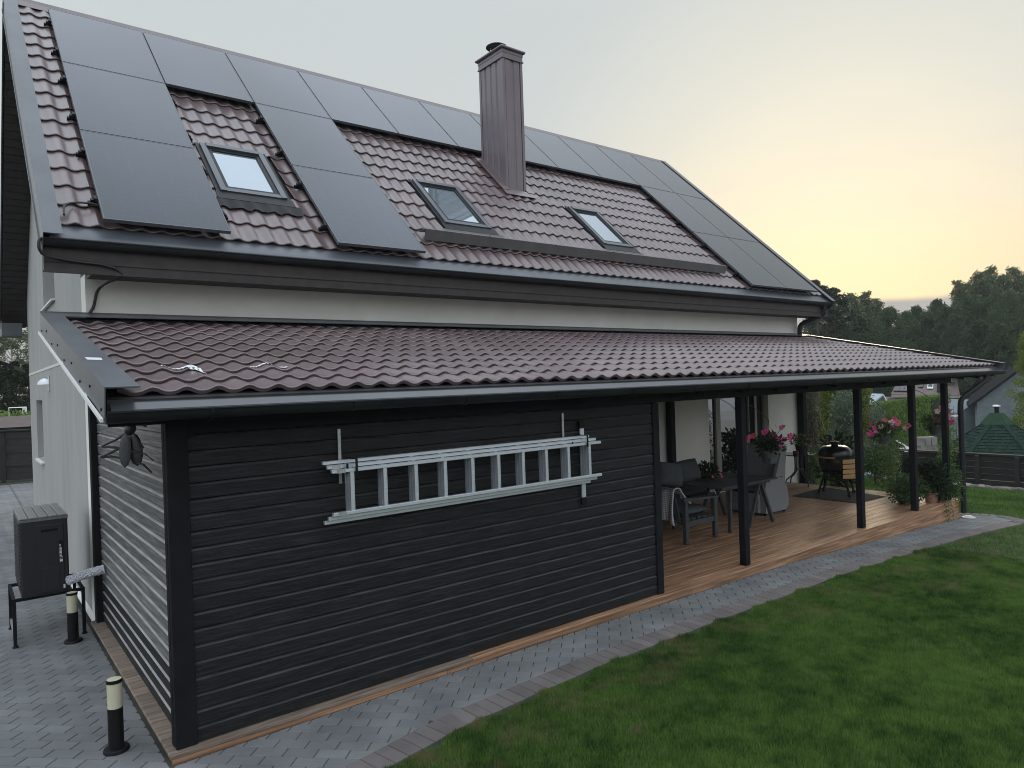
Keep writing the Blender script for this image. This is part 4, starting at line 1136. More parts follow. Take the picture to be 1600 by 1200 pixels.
def leaf_cloud(n, fn, size, aspect=.5, up=.3, seed=None):
    # n small pointed leaves at points fn(i) -> (point, outward direction)
    b = MB()
    for i in range(n):
        p, d = fn(i); s = size*random.uniform(.6, 1.3); d = Vector(d)
        a = Vector((random.gauss(0, 1), random.gauss(0, 1), random.gauss(0, 1)))*.8 + d + Vector((0, 0, up))
        a.normalize(); w = a.cross(Vector((random.gauss(0, 1), random.gauss(0, 1), random.gauss(0, 1)))).normalized()
        p = Vector(p); nrm = a.cross(w)
        b.add([p, p+a*s*.5+w*s*aspect*.5+nrm*s*.06, p+a*s, p+a*s*.5-w*s*aspect*.5+nrm*s*.06], [(0, 1, 2, 3)])
    return b
def blob(c, rx, ry, rz, power=.45):
    def f(i):
        d = Vector((random.gauss(0, 1), random.gauss(0, 1), random.gauss(0, 1))).normalized(); r = random.random()**power
        return Vector(c) + Vector((d.x*rx*r, d.y*ry*r, d.z*rz*r)), d
    return f
cp = thing('table_planter', 'small dark green arrangement with a few pink blooms on a black tray', 'plant', (7.46, 1.62, TZ))
MB().lathe([(.20, .001), (.21, .012), (.19, .018), (0, .018)], (7.46, 1.62, TZ), 24).build('tray', M_['dark_furn'], cp, smooth=True)
leaf_cloud(520, blob((7.42, 1.62, TZ+.13), .17, .16, .12), .055, .45).build('leaves', F_['dark'], cp)
def flower_mesh(n=5, r=.035):
    b = MB()
    for k in range(n):
        a = 2*PI*k/n; d = Vector((math.cos(a), math.sin(a), 0)); w = Vector((-math.sin(a), math.cos(a), 0))
        b.add([(0, 0, 0), d*r*.55+w*r*.36+Vector((0, 0, r*.28)), d*r*.95+w*r*.42+Vector((0, 0, r*.30)), d*r*1.05-w*r*.12+Vector((0, 0, r*.18)), d*r*.6-w*r*.42+Vector((0, 0, r*.30))], [(0, 1, 2, 3, 4)])
    return b
FLOWER = {k: flower_mesh(5, .036).mesh('flower') for k in ('pink', 'salmon', 'palepink')}
for k, me in FLOWER.items(): me.materials.append(F_[k])
def put_flower(kind, p, face, parent, s=1.):
    o = link(FLOWER[kind], 'flower', None, parent)
    o.location = tuple(p); o.rotation_euler = Vector(face).to_track_quat('Z', 'Y').to_euler(); o.scale = (s, s, s)
    return o
for (dx_, dy, dz) in ((.12, -.12, .08), (.17, -.05, .13), (.10, -.16, .05), (-.1, -.15, .07)): put_flower('salmon', (7.46+dx_, 1.62+dy, TZ+dz), (-.4, -1, .6), cp, .55)

# timber armchair with plaid blanket, facing the table
AXC, AY0, AY1, AB, AF = 6.0, 1.10, 1.78, 6.30, 6.94     # back x, front x
ac = thing('armchair', 'low charcoal timber armchair with grey cushions and a plaid blanket', 'armchair', (6.6, 1.45, 0))
for (x, y, z) in ((AB, AY0, .56), (AF-.03, AY0, .52), (AB, AY1, .56), (AF-.03, AY1, .52)): MB().bbox(x-.03, x+.03, y, y+.055, .002, z, .004).build('leg', M_['dark_furn'], ac)
for y in (AY0-.005, AY1-.005): MB().prism([(AB-.06, y, .561), (AF+.03, y, .521), (AF+.03, y, .548), (AB-.06, y, .59)], (0, .068, 0)).build('armrest', M_['dark_furn'], ac)
for y in (AY0+.01, AY1+.01): MB().box(AB+.031, AF-.061, y, y+.03, .22, .29).build('side_rail', M_['dark_furn'], ac)
for k in range(5): MB().box(AB+.05+k*.12, AB+.13+k*.12, AY0+.06, AY1-.005, .292, .31).build('seat_slat', M_['dark_furn'], ac)
for k in range(5): MB().beam((AB-.02, AY0+.12+.13*k, .25), (AB-.11, AY0+.12+.13*k, .62), .06, .02).build('back_slat', M_['dark_furn'], ac)
MB().beam((AB-.11, AY0+.0, .63), (AB-.11, AY1+.05, .63), .03, .05).build('top_rail', M_['dark_furn'], ac)
cushion('seat_cushion', (AB+AF)/2, (AY0+AY1)/2+.03, .375, .29, .27, .06, ac)
rt = Matrix.Rotation(math.radians(-72), 3, 'Y')
cushion('back_cushion', AB+.02, (AY0+AY1)/2+.03, .50, .17, .26, .06, ac, rot=rt)
# blanket draped over the back
b = MB(); nu, nv = 30, 26; UVS = []
by0, by1 = AY0+.05, AY1-.04
path = []          # profile across the back: front drop, top, rear drop
for k in range(nv+1):
    t = k/nv*1.15
    if t < .34: x = AB+.16-.20*(t/.34)*.9; z = .50+.19*(t/.34)
    elif t < .46:
        a = (t-.34)/.12*PI; x = AB-.085+.075*math.cos(a); z = .69+.035*math.sin(a)
    else: x = AB-.16-.05*math.sin((t-.46)*3); z = .69-(t-.46)*.62
    path.append((x, z, t))
for j, (x, z, t) in enumerate(path):
    for i in range(nu+1):
        s = i/nu; fold = math.sin(s*21+1.3*math.sin(t*3))*.5+math.sin(s*9+2)*.5
        k = max(0, (t-.46)*2.2) + .25
        b.v.append((x - .028*fold*k, by0+(by1-by0)*s + .02*math.sin(t*4+s*3), z + .012*fold*(1 if .3 < t < .5 else .3) + (.05*math.sin(s*5) if t > 1.1 else 0)))
for j in range(nv):
    for i in range(nu): a = j*(nu+1)+i; b.f.append((a, a+1, a+nu+2, a+nu+1))
me = b.mesh('plaid_blanket', True); uvl = me.uv_layers.new(name='UVMap')
for lp in me.loops:
    i, j = lp.vertex_index % (nu+1), lp.vertex_index//(nu+1); uvl.data[lp.index].uv = (i/nu*.64, j/nv*1.05)
bo = link(me, 'plaid_blanket', M_['plaid']); sm = bo.modifiers.new('thick', 'SOLIDIFY'); sm.thickness = .012
tag(bo, 'grey and white plaid blanket thrown over the armchair back', 'blanket')

# corner sofa along the house wall with loose pillows
so = thing('corner_sofa', 'dark corner sofa behind the table against the house wall', 'sofa', (7.2, 2.7, 0))
MB().bbox(5.0, 8.62, 2.35, 3.02, .20, .26, .01).build('base', M_['dark_furn'], so)
for (x, y) in ((8.56, 2.36), (8.56, 2.95), (6.0, 2.36), (5.1, 2.95), (7.3, 2.36)): MB().box(x, x+.05, y, y+.05, .002, .199).build('leg', M_['dark_furn'], so)
for k in range(4): cushion('seat_cushion', 5.45+k*.9, 2.66, .33, .44, .33, .075, so)
MB().bbox(5.0, 8.60, 3.025, 3.07, .20, .62, .01).build('backrest', M_['dark_furn'], so)
MB().bbox(8.10, 8.60, 2.86, 3.02, .26, .58, .01).build('arm', M_['dark_furn'], so)
for (u, v, d, w, h, lab, tilt) in ((1046, 741, 9.0, .19, .15, 'plump charcoal pillow at the left end of the sofa', .18), (1074, 735, 9.9, .19, .15, 'charcoal pillow with pointed corners leaning on the sofa back', -.10)):
    P = at_depth(u, v, d)
    pr = thing('pillow', lab, 'pillow', P, group='pillows on the sofa')
    R_ = Matrix.Rotation(math.radians(-14), 3, 'Z') @ Matrix.Rotation(tilt, 3, 'Y') @ Matrix.Rotation(math.radians(72), 3, 'X')
    cushion('cover', P[0], P[1], P[2], w, h, .085, pr, rot=R_)

# wicker wing chair, facing the table (towards -x)
wc = thing('wicker_chair', 'grey wicker wing chair with a tall back beside the table', 'armchair', (8.9, 1.75, 0))
WXA, WXB, WYA, WYB = 8.50, 9.14, 1.40, 2.10
def side_panel(y0, y1):
    pr = [(WXA+.05, .035), (WXB-.02, .035), (WXB+.05, .12), (WXB+.02, .33), (WXB-.06, .50), (WXB-.17, .555), (WXA+.17, .545), (WXA+.08, .50), (WXA+.04, .40)]
    return MB().prism([(p[0], y0, p[1]) for p in pr], (0, y1-y0, 0))
side_panel(WYA, WYA+.09).build('side_arm', M_['wicker'], wc); side_panel(WYB-.09, WYB).build('side_arm', M_['wicker'], wc)
MB().bbox(WXA, WXB-.1, WYA+.0905, WYB-.0905, .035, .33, .01).build('seat_base', M_['wicker'], wc)
cushion('seat_cushion', (WXA+WXB)/2-.04, (WYA+WYB)/2, .37, .26, .26, .055, wc)
bk = MB(); prof = [(-.0, .33), (.10, 1.02), (.155, 1.02), (.10, .33)]
bk.prism([(WXB-.12+p[0], WYA+.02, p[1]) for p in prof], (0, WYB-WYA-.04, 0)); bk.build('backrest', M_['wicker'], wc)
for y in (WYA+.0, WYB-.05): MB().prism([(WXB-.30, y, .56), (WXB-.055, y, .56), (WXB+.036, y, 1.01), (WXB-.12, y, .98)], (0, .05, 0)).build('wing', M_['wicker'], wc)
for (x, y) in ((WXA+.08, WYA+.03), (WXB-.06, WYA+.03), (WXA+.08, WYB-.03), (WXB-.06, WYB-.03)): MB().lathe([(.022, .002), (.026, .034)], (x, y, 0), 10).build('foot', M_['black_plastic'], wc)

# bistro table with pots
BX, BYY, BZ = 11.62, 2.62, .60
bt = thing('bistro_table', 'round black metal bistro table with curved legs near the house corner', 'table', (BX, BYY, 0))
MB().lathe([(0, BZ-.022), (.30, BZ-.022), (.315, BZ-.01), (.31, BZ), (0, BZ+.001)], (BX, BYY, 0), 32).build('tabletop', material('table_glass', (.035, .05, .045), .12), bt, smooth=True)
for k in range(4):
    a = PI/4+k*PI/2+.3; d = Vector((math.cos(a), math.sin(a), 0)); P = Vector((BX, BYY, 0))
    MB().tube([P+d*.085+Vector((0, 0, BZ-.023)), P+d*.075+Vector((0, 0, .36)), P+d*.09+Vector((0, 0, .26)), P+d*.17+Vector((0, 0, .18)), P+d*.265+Vector((0, 0, .12)), P+d*.29+Vector((0, 0, .06)), P+d*.30+Vector((0, 0, .003))], .0125, 8).build('leg', M_['dark_furn'], bt, smooth=True)
MB().lathe([(.082, .30), (.09, .305), (.082, .31)], (BX, BYY, 0), 16).build('ring', M_['dark_furn'], bt)
gp = thing('flower_pot', 'dark green flower pot with reddish flowers on the bistro table', 'plant', (BX+.06, BYY-.02, BZ))
MB().lathe([(.075, .002), (.105, .15), (.115, .155), (.112, .175), (.10, .175), (.095, .15), (0, .14)], (BX+.06, BYY-.02, BZ), 20).build('pot', M_['pot_green'], gp, smooth=True)
leaf_cloud(260, blob((BX+.06, BYY-.02, BZ+.24), .20, .18, .12), .06, .5).build('leaves', F_['bush'], gp)
for k in range(6): put_flower('salmon', (BX+.06+random.uniform(-.1, .22), BYY-.02+random.uniform(-.18, .05), BZ+.22+random.uniform(-.05, .08)), (-.6, -.6, .4), gp, .6)
mg = MB().lathe([(.05, .002), (.052, .07), (.046, .07), (.044, .01), (0, .01)], (BX-.20, BYY-.06, BZ), 16).build('candle_glass', M_['maroon'], smooth=True); tag(mg, 'small maroon candle glass on the bistro table', 'candle glass')
# white stool legs beyond the wing chair
wsn = thing('side_stool', 'pale small stool standing behind the wicker chair', 'stool', (10.55, 2.75, 0))
MB().bbox(10.40, 10.66, 2.62, 2.88, .36, .40, .008).build('seat', M_['white'], wsn)
for (x, y) in ((10.42, 2.64), (10.61, 2.64), (10.42, 2.83), (10.61, 2.83)): MB().box(x, x+.03, y, y+.03, .002, .359).build('leg', M_['beige'], wsn)

# kamado grill on a mat
MXY = [(10.40, 2.05), (10.42, .93), (11.30, .90), (11.62, 2.12)]
mt = MB().prism([(p[0], p[1], .0015) for p in reversed(MXY)], (0, 0, .008)).build('floor_mat', M_['rubber']); tag(mt, 'flat dark rubber mat under the grill', 'mat')
KX, KY = 10.98, 1.57
kg = thing('kamado_grill', 'black egg-shaped ceramic grill on a wheeled stand with bamboo side shelf', 'grill', (KX, KY, .01))
MB().lathe([(.14, .37), (.21, .40), (.262, .49), (.277, .57), (.277, .655)], (KX, KY, 0), 32).build('body', M_['ceramic'], kg, smooth=True)
MB().lathe([(.282, .657), (.282, .683)], (KX, KY, 0), 32).build('band', M_['black_plastic'], kg, smooth=True)
MB().lathe([(.282, .693), (.284, .73), (.274, .775), (.244, .82), (.185, .853), (.09, .868), (0, .87)], (KX, KY, 0), 32).build('lid', M_['ceramic'], kg, smooth=True)
MB().lathe([(.055, .862), (.06, .895), (.082, .90), (.082, .925), (.055, .938), (0, .94)], (KX, KY, 0), 18).build('vent_cap', M_['black_plastic'], kg, smooth=True)
hb = MB(); hpts = [(KX+.30*math.cos(a), KY+.30*math.sin(a), .675) for a in np.linspace(math.radians(143), math.radians(208), 8)]
hb.tube(hpts, .013, 8); hb.build('handle', M_['bamboo'], kg, smooth=True)
for a in (143, 208): MB().beam((KX+.27*math.cos(math.radians(a)), KY+.27*math.sin(math.radians(a)), .675), (KX+.30*math.cos(math.radians(a)), KY+.30*math.sin(math.radians(a)), .675), .014).build('handle_bracket', M_['black_plastic'], kg)
for k in range(4):
    a = math.radians(45+90*k+18); d = Vector((math.cos(a), math.sin(a), 0)); P = Vector((KX, KY, 0))
    MB().beam(P+d*.20+Vector((0, 0, .42)), P+d*.34+Vector((0, 0, .075)), .032, .02).build('leg', M_['post'], kg)
    a2 = math.radians(45+90*(k+1)+18); d2 = Vector((math.cos(a2), math.sin(a2), 0))
    MB().beam(P+d*.31+Vector((0, 0, .12)), P+d2*.22+Vector((0, 0, .36)), .012).build('brace', M_['post'], kg)
    q = P+d*.345
    cs = MB().beam(q+Vector((0, 0, .045)), q+Vector((0, 0, .085)), .022).build('caster', M_['black_plastic'], kg)
    b = MB(); r = .032; w = Vector((-d.y, d.x, 0))*.012; n = 14
    ring = [q+Vector((0, 0, r+.011))+d*(r*math.cos(2*PI*j/n))+Vector((0, 0, r*math.sin(2*PI*j/n))) for j in range(n)]
    b.add([p-w for p in ring]+[p+w for p in ring], [tuple(range(n)), tuple(range(2*n-1, n-1, -1))]+[(j, n+j, n+(j+1)%n, (j+1)%n) for j in range(n)])
    b.build('wheel', M_['rubber'], cs)
MB().lathe([(.225, .405), (.24, .415), (.225, .425)], (KX, KY, 0), 24).build('stand_ring', M_['post'], kg)
# folded-down side shelf, four bamboo slats, facing the camera side
sd = Vector((-.60, -.80, 0)).normalized(); sw = Vector((.80, -.60, 0)).normalized(); S0 = Vector((KX, KY, 0)) + sd*.315 + sw*.13
for k in range(4):
    z = .36+k*.085
    tilt = .0
    MB().beam(S0-sw*.155+Vector((0, 0, z)), S0+sw*.155+Vector((0, 0, z)), .018, .068).build('shelf_slat', M_['bamboo'], kg)
for s in (-.10, .10): MB().beam(S0+sw*s-sd*.014+Vector((0, 0, .33)), S0+sw*s-sd*.014+Vector((0, 0, .65)), .012, .02).build('shelf_bracket', M_['post'], kg)

# ------------------------------------------------------------------ hanging flower pots
def hanging_pot(cu, cv, depth, rpx, lab, blooms, foliage_r, hook_from, potmat='pot_grey', nleaf=430):
    C_ = Vector(at_depth(cu, cv, depth)); k = depth/FPX; R_ = rpx*k
    t = thing('hanging_flower_pot', lab, 'flower pot', C_, group='hanging flower pots along the terrace')
    H = R_*1.15
    MB().lathe([(R_*.62, -H), (R_*.95, -.01), (R_*1.06, -.008), (R_*1.08, .018), (R_*1.0, .02), (R_*.93, 0), (0, -.01)], C_, 24).build('pot', M_[potmat], t, smooth=True)
    fx, fy, fz = foliage_r
    lf = leaf_cloud(nleaf, blob(C_+Vector((0, 0, fz*.55)), fx, fx, fz, .6), .075, .42)
    for (u, v, kind) in blooms:       # twigs reaching the blooms
        p = Vector(at_depth(u, v, depth-.02)); lf.tube([C_+Vector((0, 0, .02)), (C_+p)/2+Vector((0, 0, .05)), p], .004, 4)
        for q in range(9):
            w = C_.lerp(p, random.uniform(.3, 1)) + Vector((random.gauss(0, .03), random.gauss(0, .03), random.gauss(0, .03)+.02))
            a = Vector((random.gauss(0, 1), random.gauss(0, 1), random.gauss(0, 1))).normalized(); s = random.uniform(.04, .075); b_ = a.cross(Vector((random.gauss(0, 1), random.gauss(0, 1), random.gauss(0, 1)))).normalized()
            lf.add([w, w+a*s*.5+b_*s*.22, w+a*s, w+a*s*.5-b_*s*.22], [(0, 1, 2, 3)])
    lf.build('leaves', F_['dark' if nleaf > 400 else 'bush'], t)
    view = (Vector(CAM)-C_).normalized()
    for (u, v, kind) in blooms:
        p = Vector(at_depth(u, v, depth-.05)); f = view + Vector((random.gauss(0, .45), random.gauss(0, .45), random.gauss(0, .35)+.1))
        put_flower(kind, p, f, t, random.uniform(.9, 1.25)*depth/10.0)
    hk = Vector(hook_from)
    top = C_+Vector((0, 0, .38))
    for a in range(3):
        d = Vector((math.cos(a*2.09+.5), math.sin(a*2.09+.5), 0))*R_*1.03
        MB().tube([C_+d+Vector((0, 0, .015)), C_+d*.6+Vector((0, 0, .22)), top], .0018, 4).build('hanger_wire', M_['cable'], t)
    m = (hk+top)/2+Vector((0, 0, .09))
    MB().tube([hk, hk.lerp(m, .6)+Vector((0, 0, .03)), m, top+Vector((0, 0, .05)), top], .0045, 5).build('wall_bracket', M_['cable'], t, smooth=True)
hanging_pot(1202.5, 706, 9.35, 15, 'nearest hanging pot of bright pink flowers in front of the wicker chair',
    [(1194, 676, 'pink'), (1207, 679, 'pink'), (1222, 668, 'pink'), (1216, 686, 'pink'), (1219, 696, 'pink'), (1224, 686, 'pink'), (1235, 681, 'pink'), (1233, 686, 'pink'), (1170, 683, 'salmon'), (1177, 681, 'salmon'), (1167, 688, 'pink'), (1219, 691, 'pink'), (1197, 673, 'pink')], (.17, .17, .15), (6.0, .08, 1.80))
hanging_pot(1381, 682, 10.7, 10.2, 'hanging pot with mixed pink and white flowers between the middle posts',
    [(1361, 662, 'salmon'), (1366, 669, 'pink'), (1369, 675, 'palepink'), (1359, 677, 'pink'), (1364, 679, 'pink'), (1376, 666, 'palepink'), (1388, 674, 'palepink'), (1393, 660, 'palepink'), (1393, 667, 'pink'), (1399, 656, 'pink'), (1402, 661, 'salmon'), (1414, 669, 'palepink'), (1419, 666, 'salmon'), (1382, 657, 'salmon'), (1397, 653, 'salmon')], (.19, .19, .13), (8.74, .08, 1.82), nleaf=360)
hanging_pot(1461, 666, 11.9, 11, 'hanging pot of trailing pink flowers beside the corner post',
    [(1464, 643, 'palepink'), (1475, 632, 'salmon'), (1472, 637, 'palepink'), (1476, 645, 'pink'), (1482, 642, 'pink'), (1474, 649, 'palepink'), (1466, 655, 'pink'), (1463, 657, 'pink'), (1476, 660, 'pink'), (1481, 652, 'palepink'), (1484, 651, 'pink'), (1488, 659, 'pink'), (1490, 657, 'palepink'), (1481, 662, 'salmon'), (1478, 630, 'salmon')], (.19, .19, .14), (10.43, .10, 1.80), nleaf=360)

# ------------------------------------------------------------------ potted plants at the far deck corner
def pot_plant(name, label, x, y, potr, poth, potmat, clouds, leafmat, leaf=.06, n=700, cat='potted plant', z=0.):
    t = thing(name, label, cat, (x, y, z))
    MB().lathe([(potr*.75, .002), (potr, poth), (potr*1.07, poth+.005), (potr*1.05, poth+.025), (potr*.93, poth+.02), (0, poth-.01)], (x, y, z), 20).build('pot', M_[potmat], t, smooth=True)
    lf = MB()
    for (dx_, dy, dz, rx, rz, fr) in clouds:
        c_ = leaf_cloud(int(n*fr), blob((x+dx_, y+dy, z+dz), rx, rx, rz, .55), leaf, .45); lf.add(c_.v, c_.f)
    lf.build('leaves', F_[leafmat], t)
    return t
pot_plant('potted_shrub', 'low bushy green pot plant on the deck against the fourth post', 10.93, .40, .15, .16, 'pot_green', [(-.16, -.03, .22, .22, .23, .5), (.10, -.06, .24, .24, .23, .5)], 'bush', .052, 2600)
pot_plant('potted_shrub', 'pale terracotta pot with dense dark trailing plant at the deck edge', 11.28, .16, .11, .14, 'terracotta', [(.05, .02, .32, .27, .30, .6), (.0, -.02, .52, .20, .18, .25), (.1, -.08, .18, .2, .2, .15)], 'dark', .052, 3000)
pot_plant('potted_shrub', 'silvery leaved pot plant tumbling over the deck corner beside the downpipe', 11.64, .14, .13, .16, 'terracotta', [(.02, -.04, .34, .24, .28, .6), (.06, -.12, .16, .20, .22, .25), (-.05, .02, .55, .17, .15, .15)], 'bush', .046, 2600)
vine = MB()
for k in range(90):
    t = k/90; p = Vector((11.25+.12*math.sin(k*.7)+t*.1, -.075-.02*random.random(), .08-.36*t))
    a = Vector((random.gauss(0, 1), random.gauss(0, .6), random.gauss(0, 1))).normalized(); s = .045; w = a.cross(Vector((0, 1, .2))).normalized()
    vine.add([p, p+a*s*.5+w*s*.25, p+a*s, p+a*s*.5-w*s*.25], [(0, 1, 2, 3)])
tag(vine.build('trailing_vine', F_['bush']), 'thin vine trailing down the timber deck fascia', 'vine')
pot_plant('tall_potted_plant', 'tall light green flowering shrub behind the corner pots', 12.5, 1.3, .16, .2, 'pot_green', [(-.05, 0, .55, .22, .35, .4), (0, 0, 1.05, .2, .38, .35), (.05, 0, 1.45, .12, .25, .1), (0, .1, .3, .26, .2, .15)], 'bright', .06, 1500, z=ground(12.5))
pot_plant('dark_leaf_plant', 'large dark broad-leaved plant behind the fourth post', 12.3, 2.2, .18, .2, 'pot_green', [(0, 0, .6, .35, .35, .5), (0, 0, 1.0, .25, .3, .3), (.2, 0, .4, .3, .3, .2)], 'dark', .16, 420, z=ground(12.3))

# ------------------------------------------------------------------ garden, neighbours and trees
def spot(u, depth, v=600):
    p = at_depth(u, v, depth); return float(p[0]), float(p[1]), ground(p[0])
def ztop(u, v, depth): return float(at_depth(u, v, depth)[2])

def tree_proto(name, label, cat, kind, H=10., W=3.2, nclump=60, nleaf=110, leaf=.3, trunk=.13, crown0=.22, leafmat='forest', barkmat='bark', group=None, shape='round'):
    t = thing(name, label, cat, local=True, group=group)
    tk = MB(); pts = [(0, 0, -.3)]; x = y = 0
    for k in range(1, 7):
        x += random.uniform(-.12, .12); y += random.uniform(-.12, .12); pts.append((x, y, H*.92*k/6))
    tk.tube(pts, [trunk*1.25]+[trunk*(1-.9*k/6)+.01 for k in range(1, 7)], 7)
    lf = MB()
    def env(tz):         # crown radius along its height
        if shape == 'round': return W*(math.sin(PI*min(1, max(0, tz))**.75))**.7
        if shape == 'birch': return W*(.25+.75*math.sin(PI*tz**.8))*(1.0-.35*tz)
        if shape == 'cone': return W*(1-tz)**.85+.08
        if shape == 'column': return W*(1-tz**3)**.6*(.75+.25*math.sin(PI*tz))
        if shape == 'pine': return W*(.35+.65*math.sin(PI*min(1, tz*.9+.1)))
    for c in range(nclump):
        tz = random.random()**.85; z = H*(crown0+(1-crown0)*tz); r = env(tz)*math.sqrt(random.random())
        if shape in ('cone', 'column'): r = env(tz)*random.uniform(.45, 1)
        a = random.uniform(0, 2*PI); cx, cy = r*math.cos(a), r*math.sin(a)
        j = min(5, int(z/(H*.92)*6)); px_, py_, _ = pts[j]
        if shape != 'column' and random.random() < .6:
            tk.tube([(px_, py_, max(.2, z-.10*H*random.uniform(.4, 1))), ((px_+cx)*.5, (py_+cy)*.5, z-.03*H), (cx, cy, z)], [trunk*.32, trunk*.2, trunk*.08], 4, caps=False)
        cr = W*(random.uniform(.10, .22) if shape == 'birch' else random.uniform(.12, .28))*(1 if shape != 'pine' else .8)
        cl = leaf_cloud(int(nleaf*random.uniform(.6, 1.4)), blob((cx+px_*.3, cy+py_*.3, z), cr, cr, cr*(.75 if shape != 'pine' else .45), .5), leaf, .6, .1 if shape != 'birch' else -.35)
        lf.add(cl.v, cl.f)
    tk.build('trunk', M_[barkmat], t, smooth=True)
    lf.build('crown', F_[leafmat], t)
    return t
PROTO = {}
def plant_tree(kind, u, v, depth, wscale=1., label=None, group=None, rz=None, name=None):
    x, y, z = spot(u, depth); h = (ztop(u, v, depth)-z)/10.
    if kind in USED: o = dup(PROTO[kind], (x, y, z), 0)
    else: o = PROTO[kind]; USED.add(kind); o.location = (x, y, z)
    o.rotation_euler = (0, 0, random.uniform(0, 6.28)); s = h*wscale; o.scale = (s, s, h)
    if label: o['label'] = label
    if group: o['group'] = group
    return o
USED = set()
FG = 'trees of the forest edge beyond the houses'
PROTO['birch'] = tree_proto('birch_tree', 'tall airy birch tree in the forest edge on the horizon', 'tree', 'birch', W=2.0, nclump=135, nleaf=105, leaf=.15, trunk=.10, crown0=.16, leafmat='birch', barkmat='birch_bark', shape='birch')
PROTO['leafy'] = tree_proto('leafy_tree', 'dense round leafy tree in the forest edge on the horizon', 'tree', 'leafy', W=2.9, nclump=110, nleaf=230, leaf=.16, crown0=.08, leafmat='forest', shape='round')
PROTO['leafy2'] = tree_proto('leafy_tree', 'dense round leafy tree in the forest edge on the horizon', 'tree', 'leafy', W=2.4, nclump=110, nleaf=210, leaf=.16, crown0=.10, leafmat='forest', shape='birch')
PROTO['pine'] = tree_proto('pine_tree', 'sparse pine rising behind the right end of the house roof', 'tree', 'pine', W=1.5, nclump=40, nleaf=200, leaf=.17, crown0=.45, leafmat='pine', shape='pine')
LB = {'birch': 'tall airy birch tree in the forest edge on the horizon', 'leafy': 'dense round leafy tree in the forest edge on the horizon', 'leafy2': 'dense round leafy tree in the forest edge on the horizon', 'pine': 'sparse pine rising behind the right end of the house roof'}
forest = [('pine', 1283, 441, 52, 1.1), ('pine', 1309, 455, 55, 1.1),
 ('birch', 1334, 461, 62, 1.0), ('birch', 1356, 459, 64, .9), ('birch', 1374, 469, 66, .85), ('leafy', 1392, 486, 60, .8), ('leafy', 1300, 482, 64, 1.), ('leafy', 1345, 496, 58, 1.),
 ('leafy', 1421, 492, 62, .75), ('leafy', 1434, 484, 66, .7), ('leafy2', 1452, 488, 62, .9), ('leafy', 1470, 474, 66, .75), ('leafy2', 1484, 480, 60, .9),
 ('birch', 1503, 441, 62, .8), ('birch', 1518, 444, 64, .75), ('birch', 1535, 428, 60, .8), ('birch', 1553, 420, 62, .8), ('birch', 1571, 432, 58, .7), ('birch', 1590, 421, 62, .8), ('birch', 1612, 426, 64, .8),
 ('leafy', 1515, 470, 58, .7), ('leafy2', 1545, 466, 58, .8), ('leafy', 1580, 462, 55, .7), ('leafy2', 1610, 460, 56, .8), ('leafy2', 1497, 492, 56, .8),
 ('leafy', 1270, 500, 66, 1.0), ('leafy', 1320, 508, 56, .9), ('leafy', 1372, 510, 68, .9), ('leafy2', 1405, 515, 70, 1.), ('leafy', 1445, 512, 70, .9), ('leafy2', 1475, 512, 70, 1.), ('leafy', 1530, 506, 52, .9), ('leafy2', 1565, 505, 50, 1.), ('leafy', 1600, 505, 50, .9),
 ('leafy', 1240, 520, 62, 1.), ('leafy', 1640, 470, 56, .9)]
ORD = ['first', 'second', 'third', 'fourth', 'fifth', 'sixth', 'seventh', 'eighth', 'ninth', 'tenth', 'eleventh', 'twelfth', 'thirteenth', 'fourteenth', 'fifteenth', 'sixteenth', 'seventeenth', 'eighteenth', 'nineteenth', 'twentieth']
cnt = {}
for (k, u, v, d, w) in sorted(forest, key=lambda q: q[1]):
    if k == 'pine': lab, gr = ('sparse pine top just above the right roof corner' if u < 1300 else 'second sparse pine a little right of the roof corner'), 'pines behind the roof end'
    elif k == 'birch':
        cnt['b'] = cnt.get('b', 0)+1; lab, gr = 'tall airy birch, %s birch from the left along the forest skyline' % ORD[cnt['b']-1], FG
    elif v < 500:
        cnt['l'] = cnt.get('l', 0)+1; lab, gr = 'dense leafy tree, %s round crown from the left along the forest skyline' % ORD[cnt['l']-1], FG
    else: lab, gr = 'dense leafy tree in the dark lower row of the forest edge', FG
    plant_tree(k, u, v, d, w, lab, gr)
# yellow-green conifer cut by the right picture edge
PROTO['conifer'] = tree_proto('garden_conifer', 'bushy yellow-green conifer beside the shingled neighbour house', 'tree', 'conifer', W=2.6, nclump=90, nleaf=180, leaf=.15, crown0=.05, leafmat='yellowgreen', shape='cone')
plant_tree('conifer', 1606, 520, 36, .75)
# left side, seen in the gap beside the house
PROTO['thuja'] = tree_proto('thuja_tree', 'tall dark thuja column behind the driveway fence', 'tree', 'thuja', W=1.15, nclump=120, nleaf=120, leaf=.16, crown0=.0, leafmat='thuja', shape='column')
for i, (u, v, d) in enumerate(((-6, 566, 30), (9, 572, 31), (24, 566, 30), (43, 570, 29), (-24, 570, 30), (58, 570, 30))): plant_tree('thuja', u, v, d, 1.25, ['dark thuja column at the very left picture edge', 'dark thuja under the dark neighbour roof corner', 'dark thuja directly above the white air conditioner', 'dark thuja touching the house wall edge', 'thuja column hidden left of the picture edge', 'thuja column hidden behind the house wall'][i], 'thujas behind the driveway fence')
PROTO['birch_left'] = tree_proto('birch_tree', 'hanging birch foliage above the thujas left of the house', 'tree', 'birch', W=2.2, nclump=80, nleaf=130, leaf=.14, trunk=.1, crown0=.2, leafmat='birch', barkmat='birch_bark', shape='birch')
plant_tree('birch_left', 18, 478, 44, 1.1); plant_tree('birch_left', -30, 470, 48, 1.1, 'leafy birch left of the hanging birch foliage'); plant_tree('birch_left', 75, 470, 50, 1.1, 'birch standing directly behind the house gable')
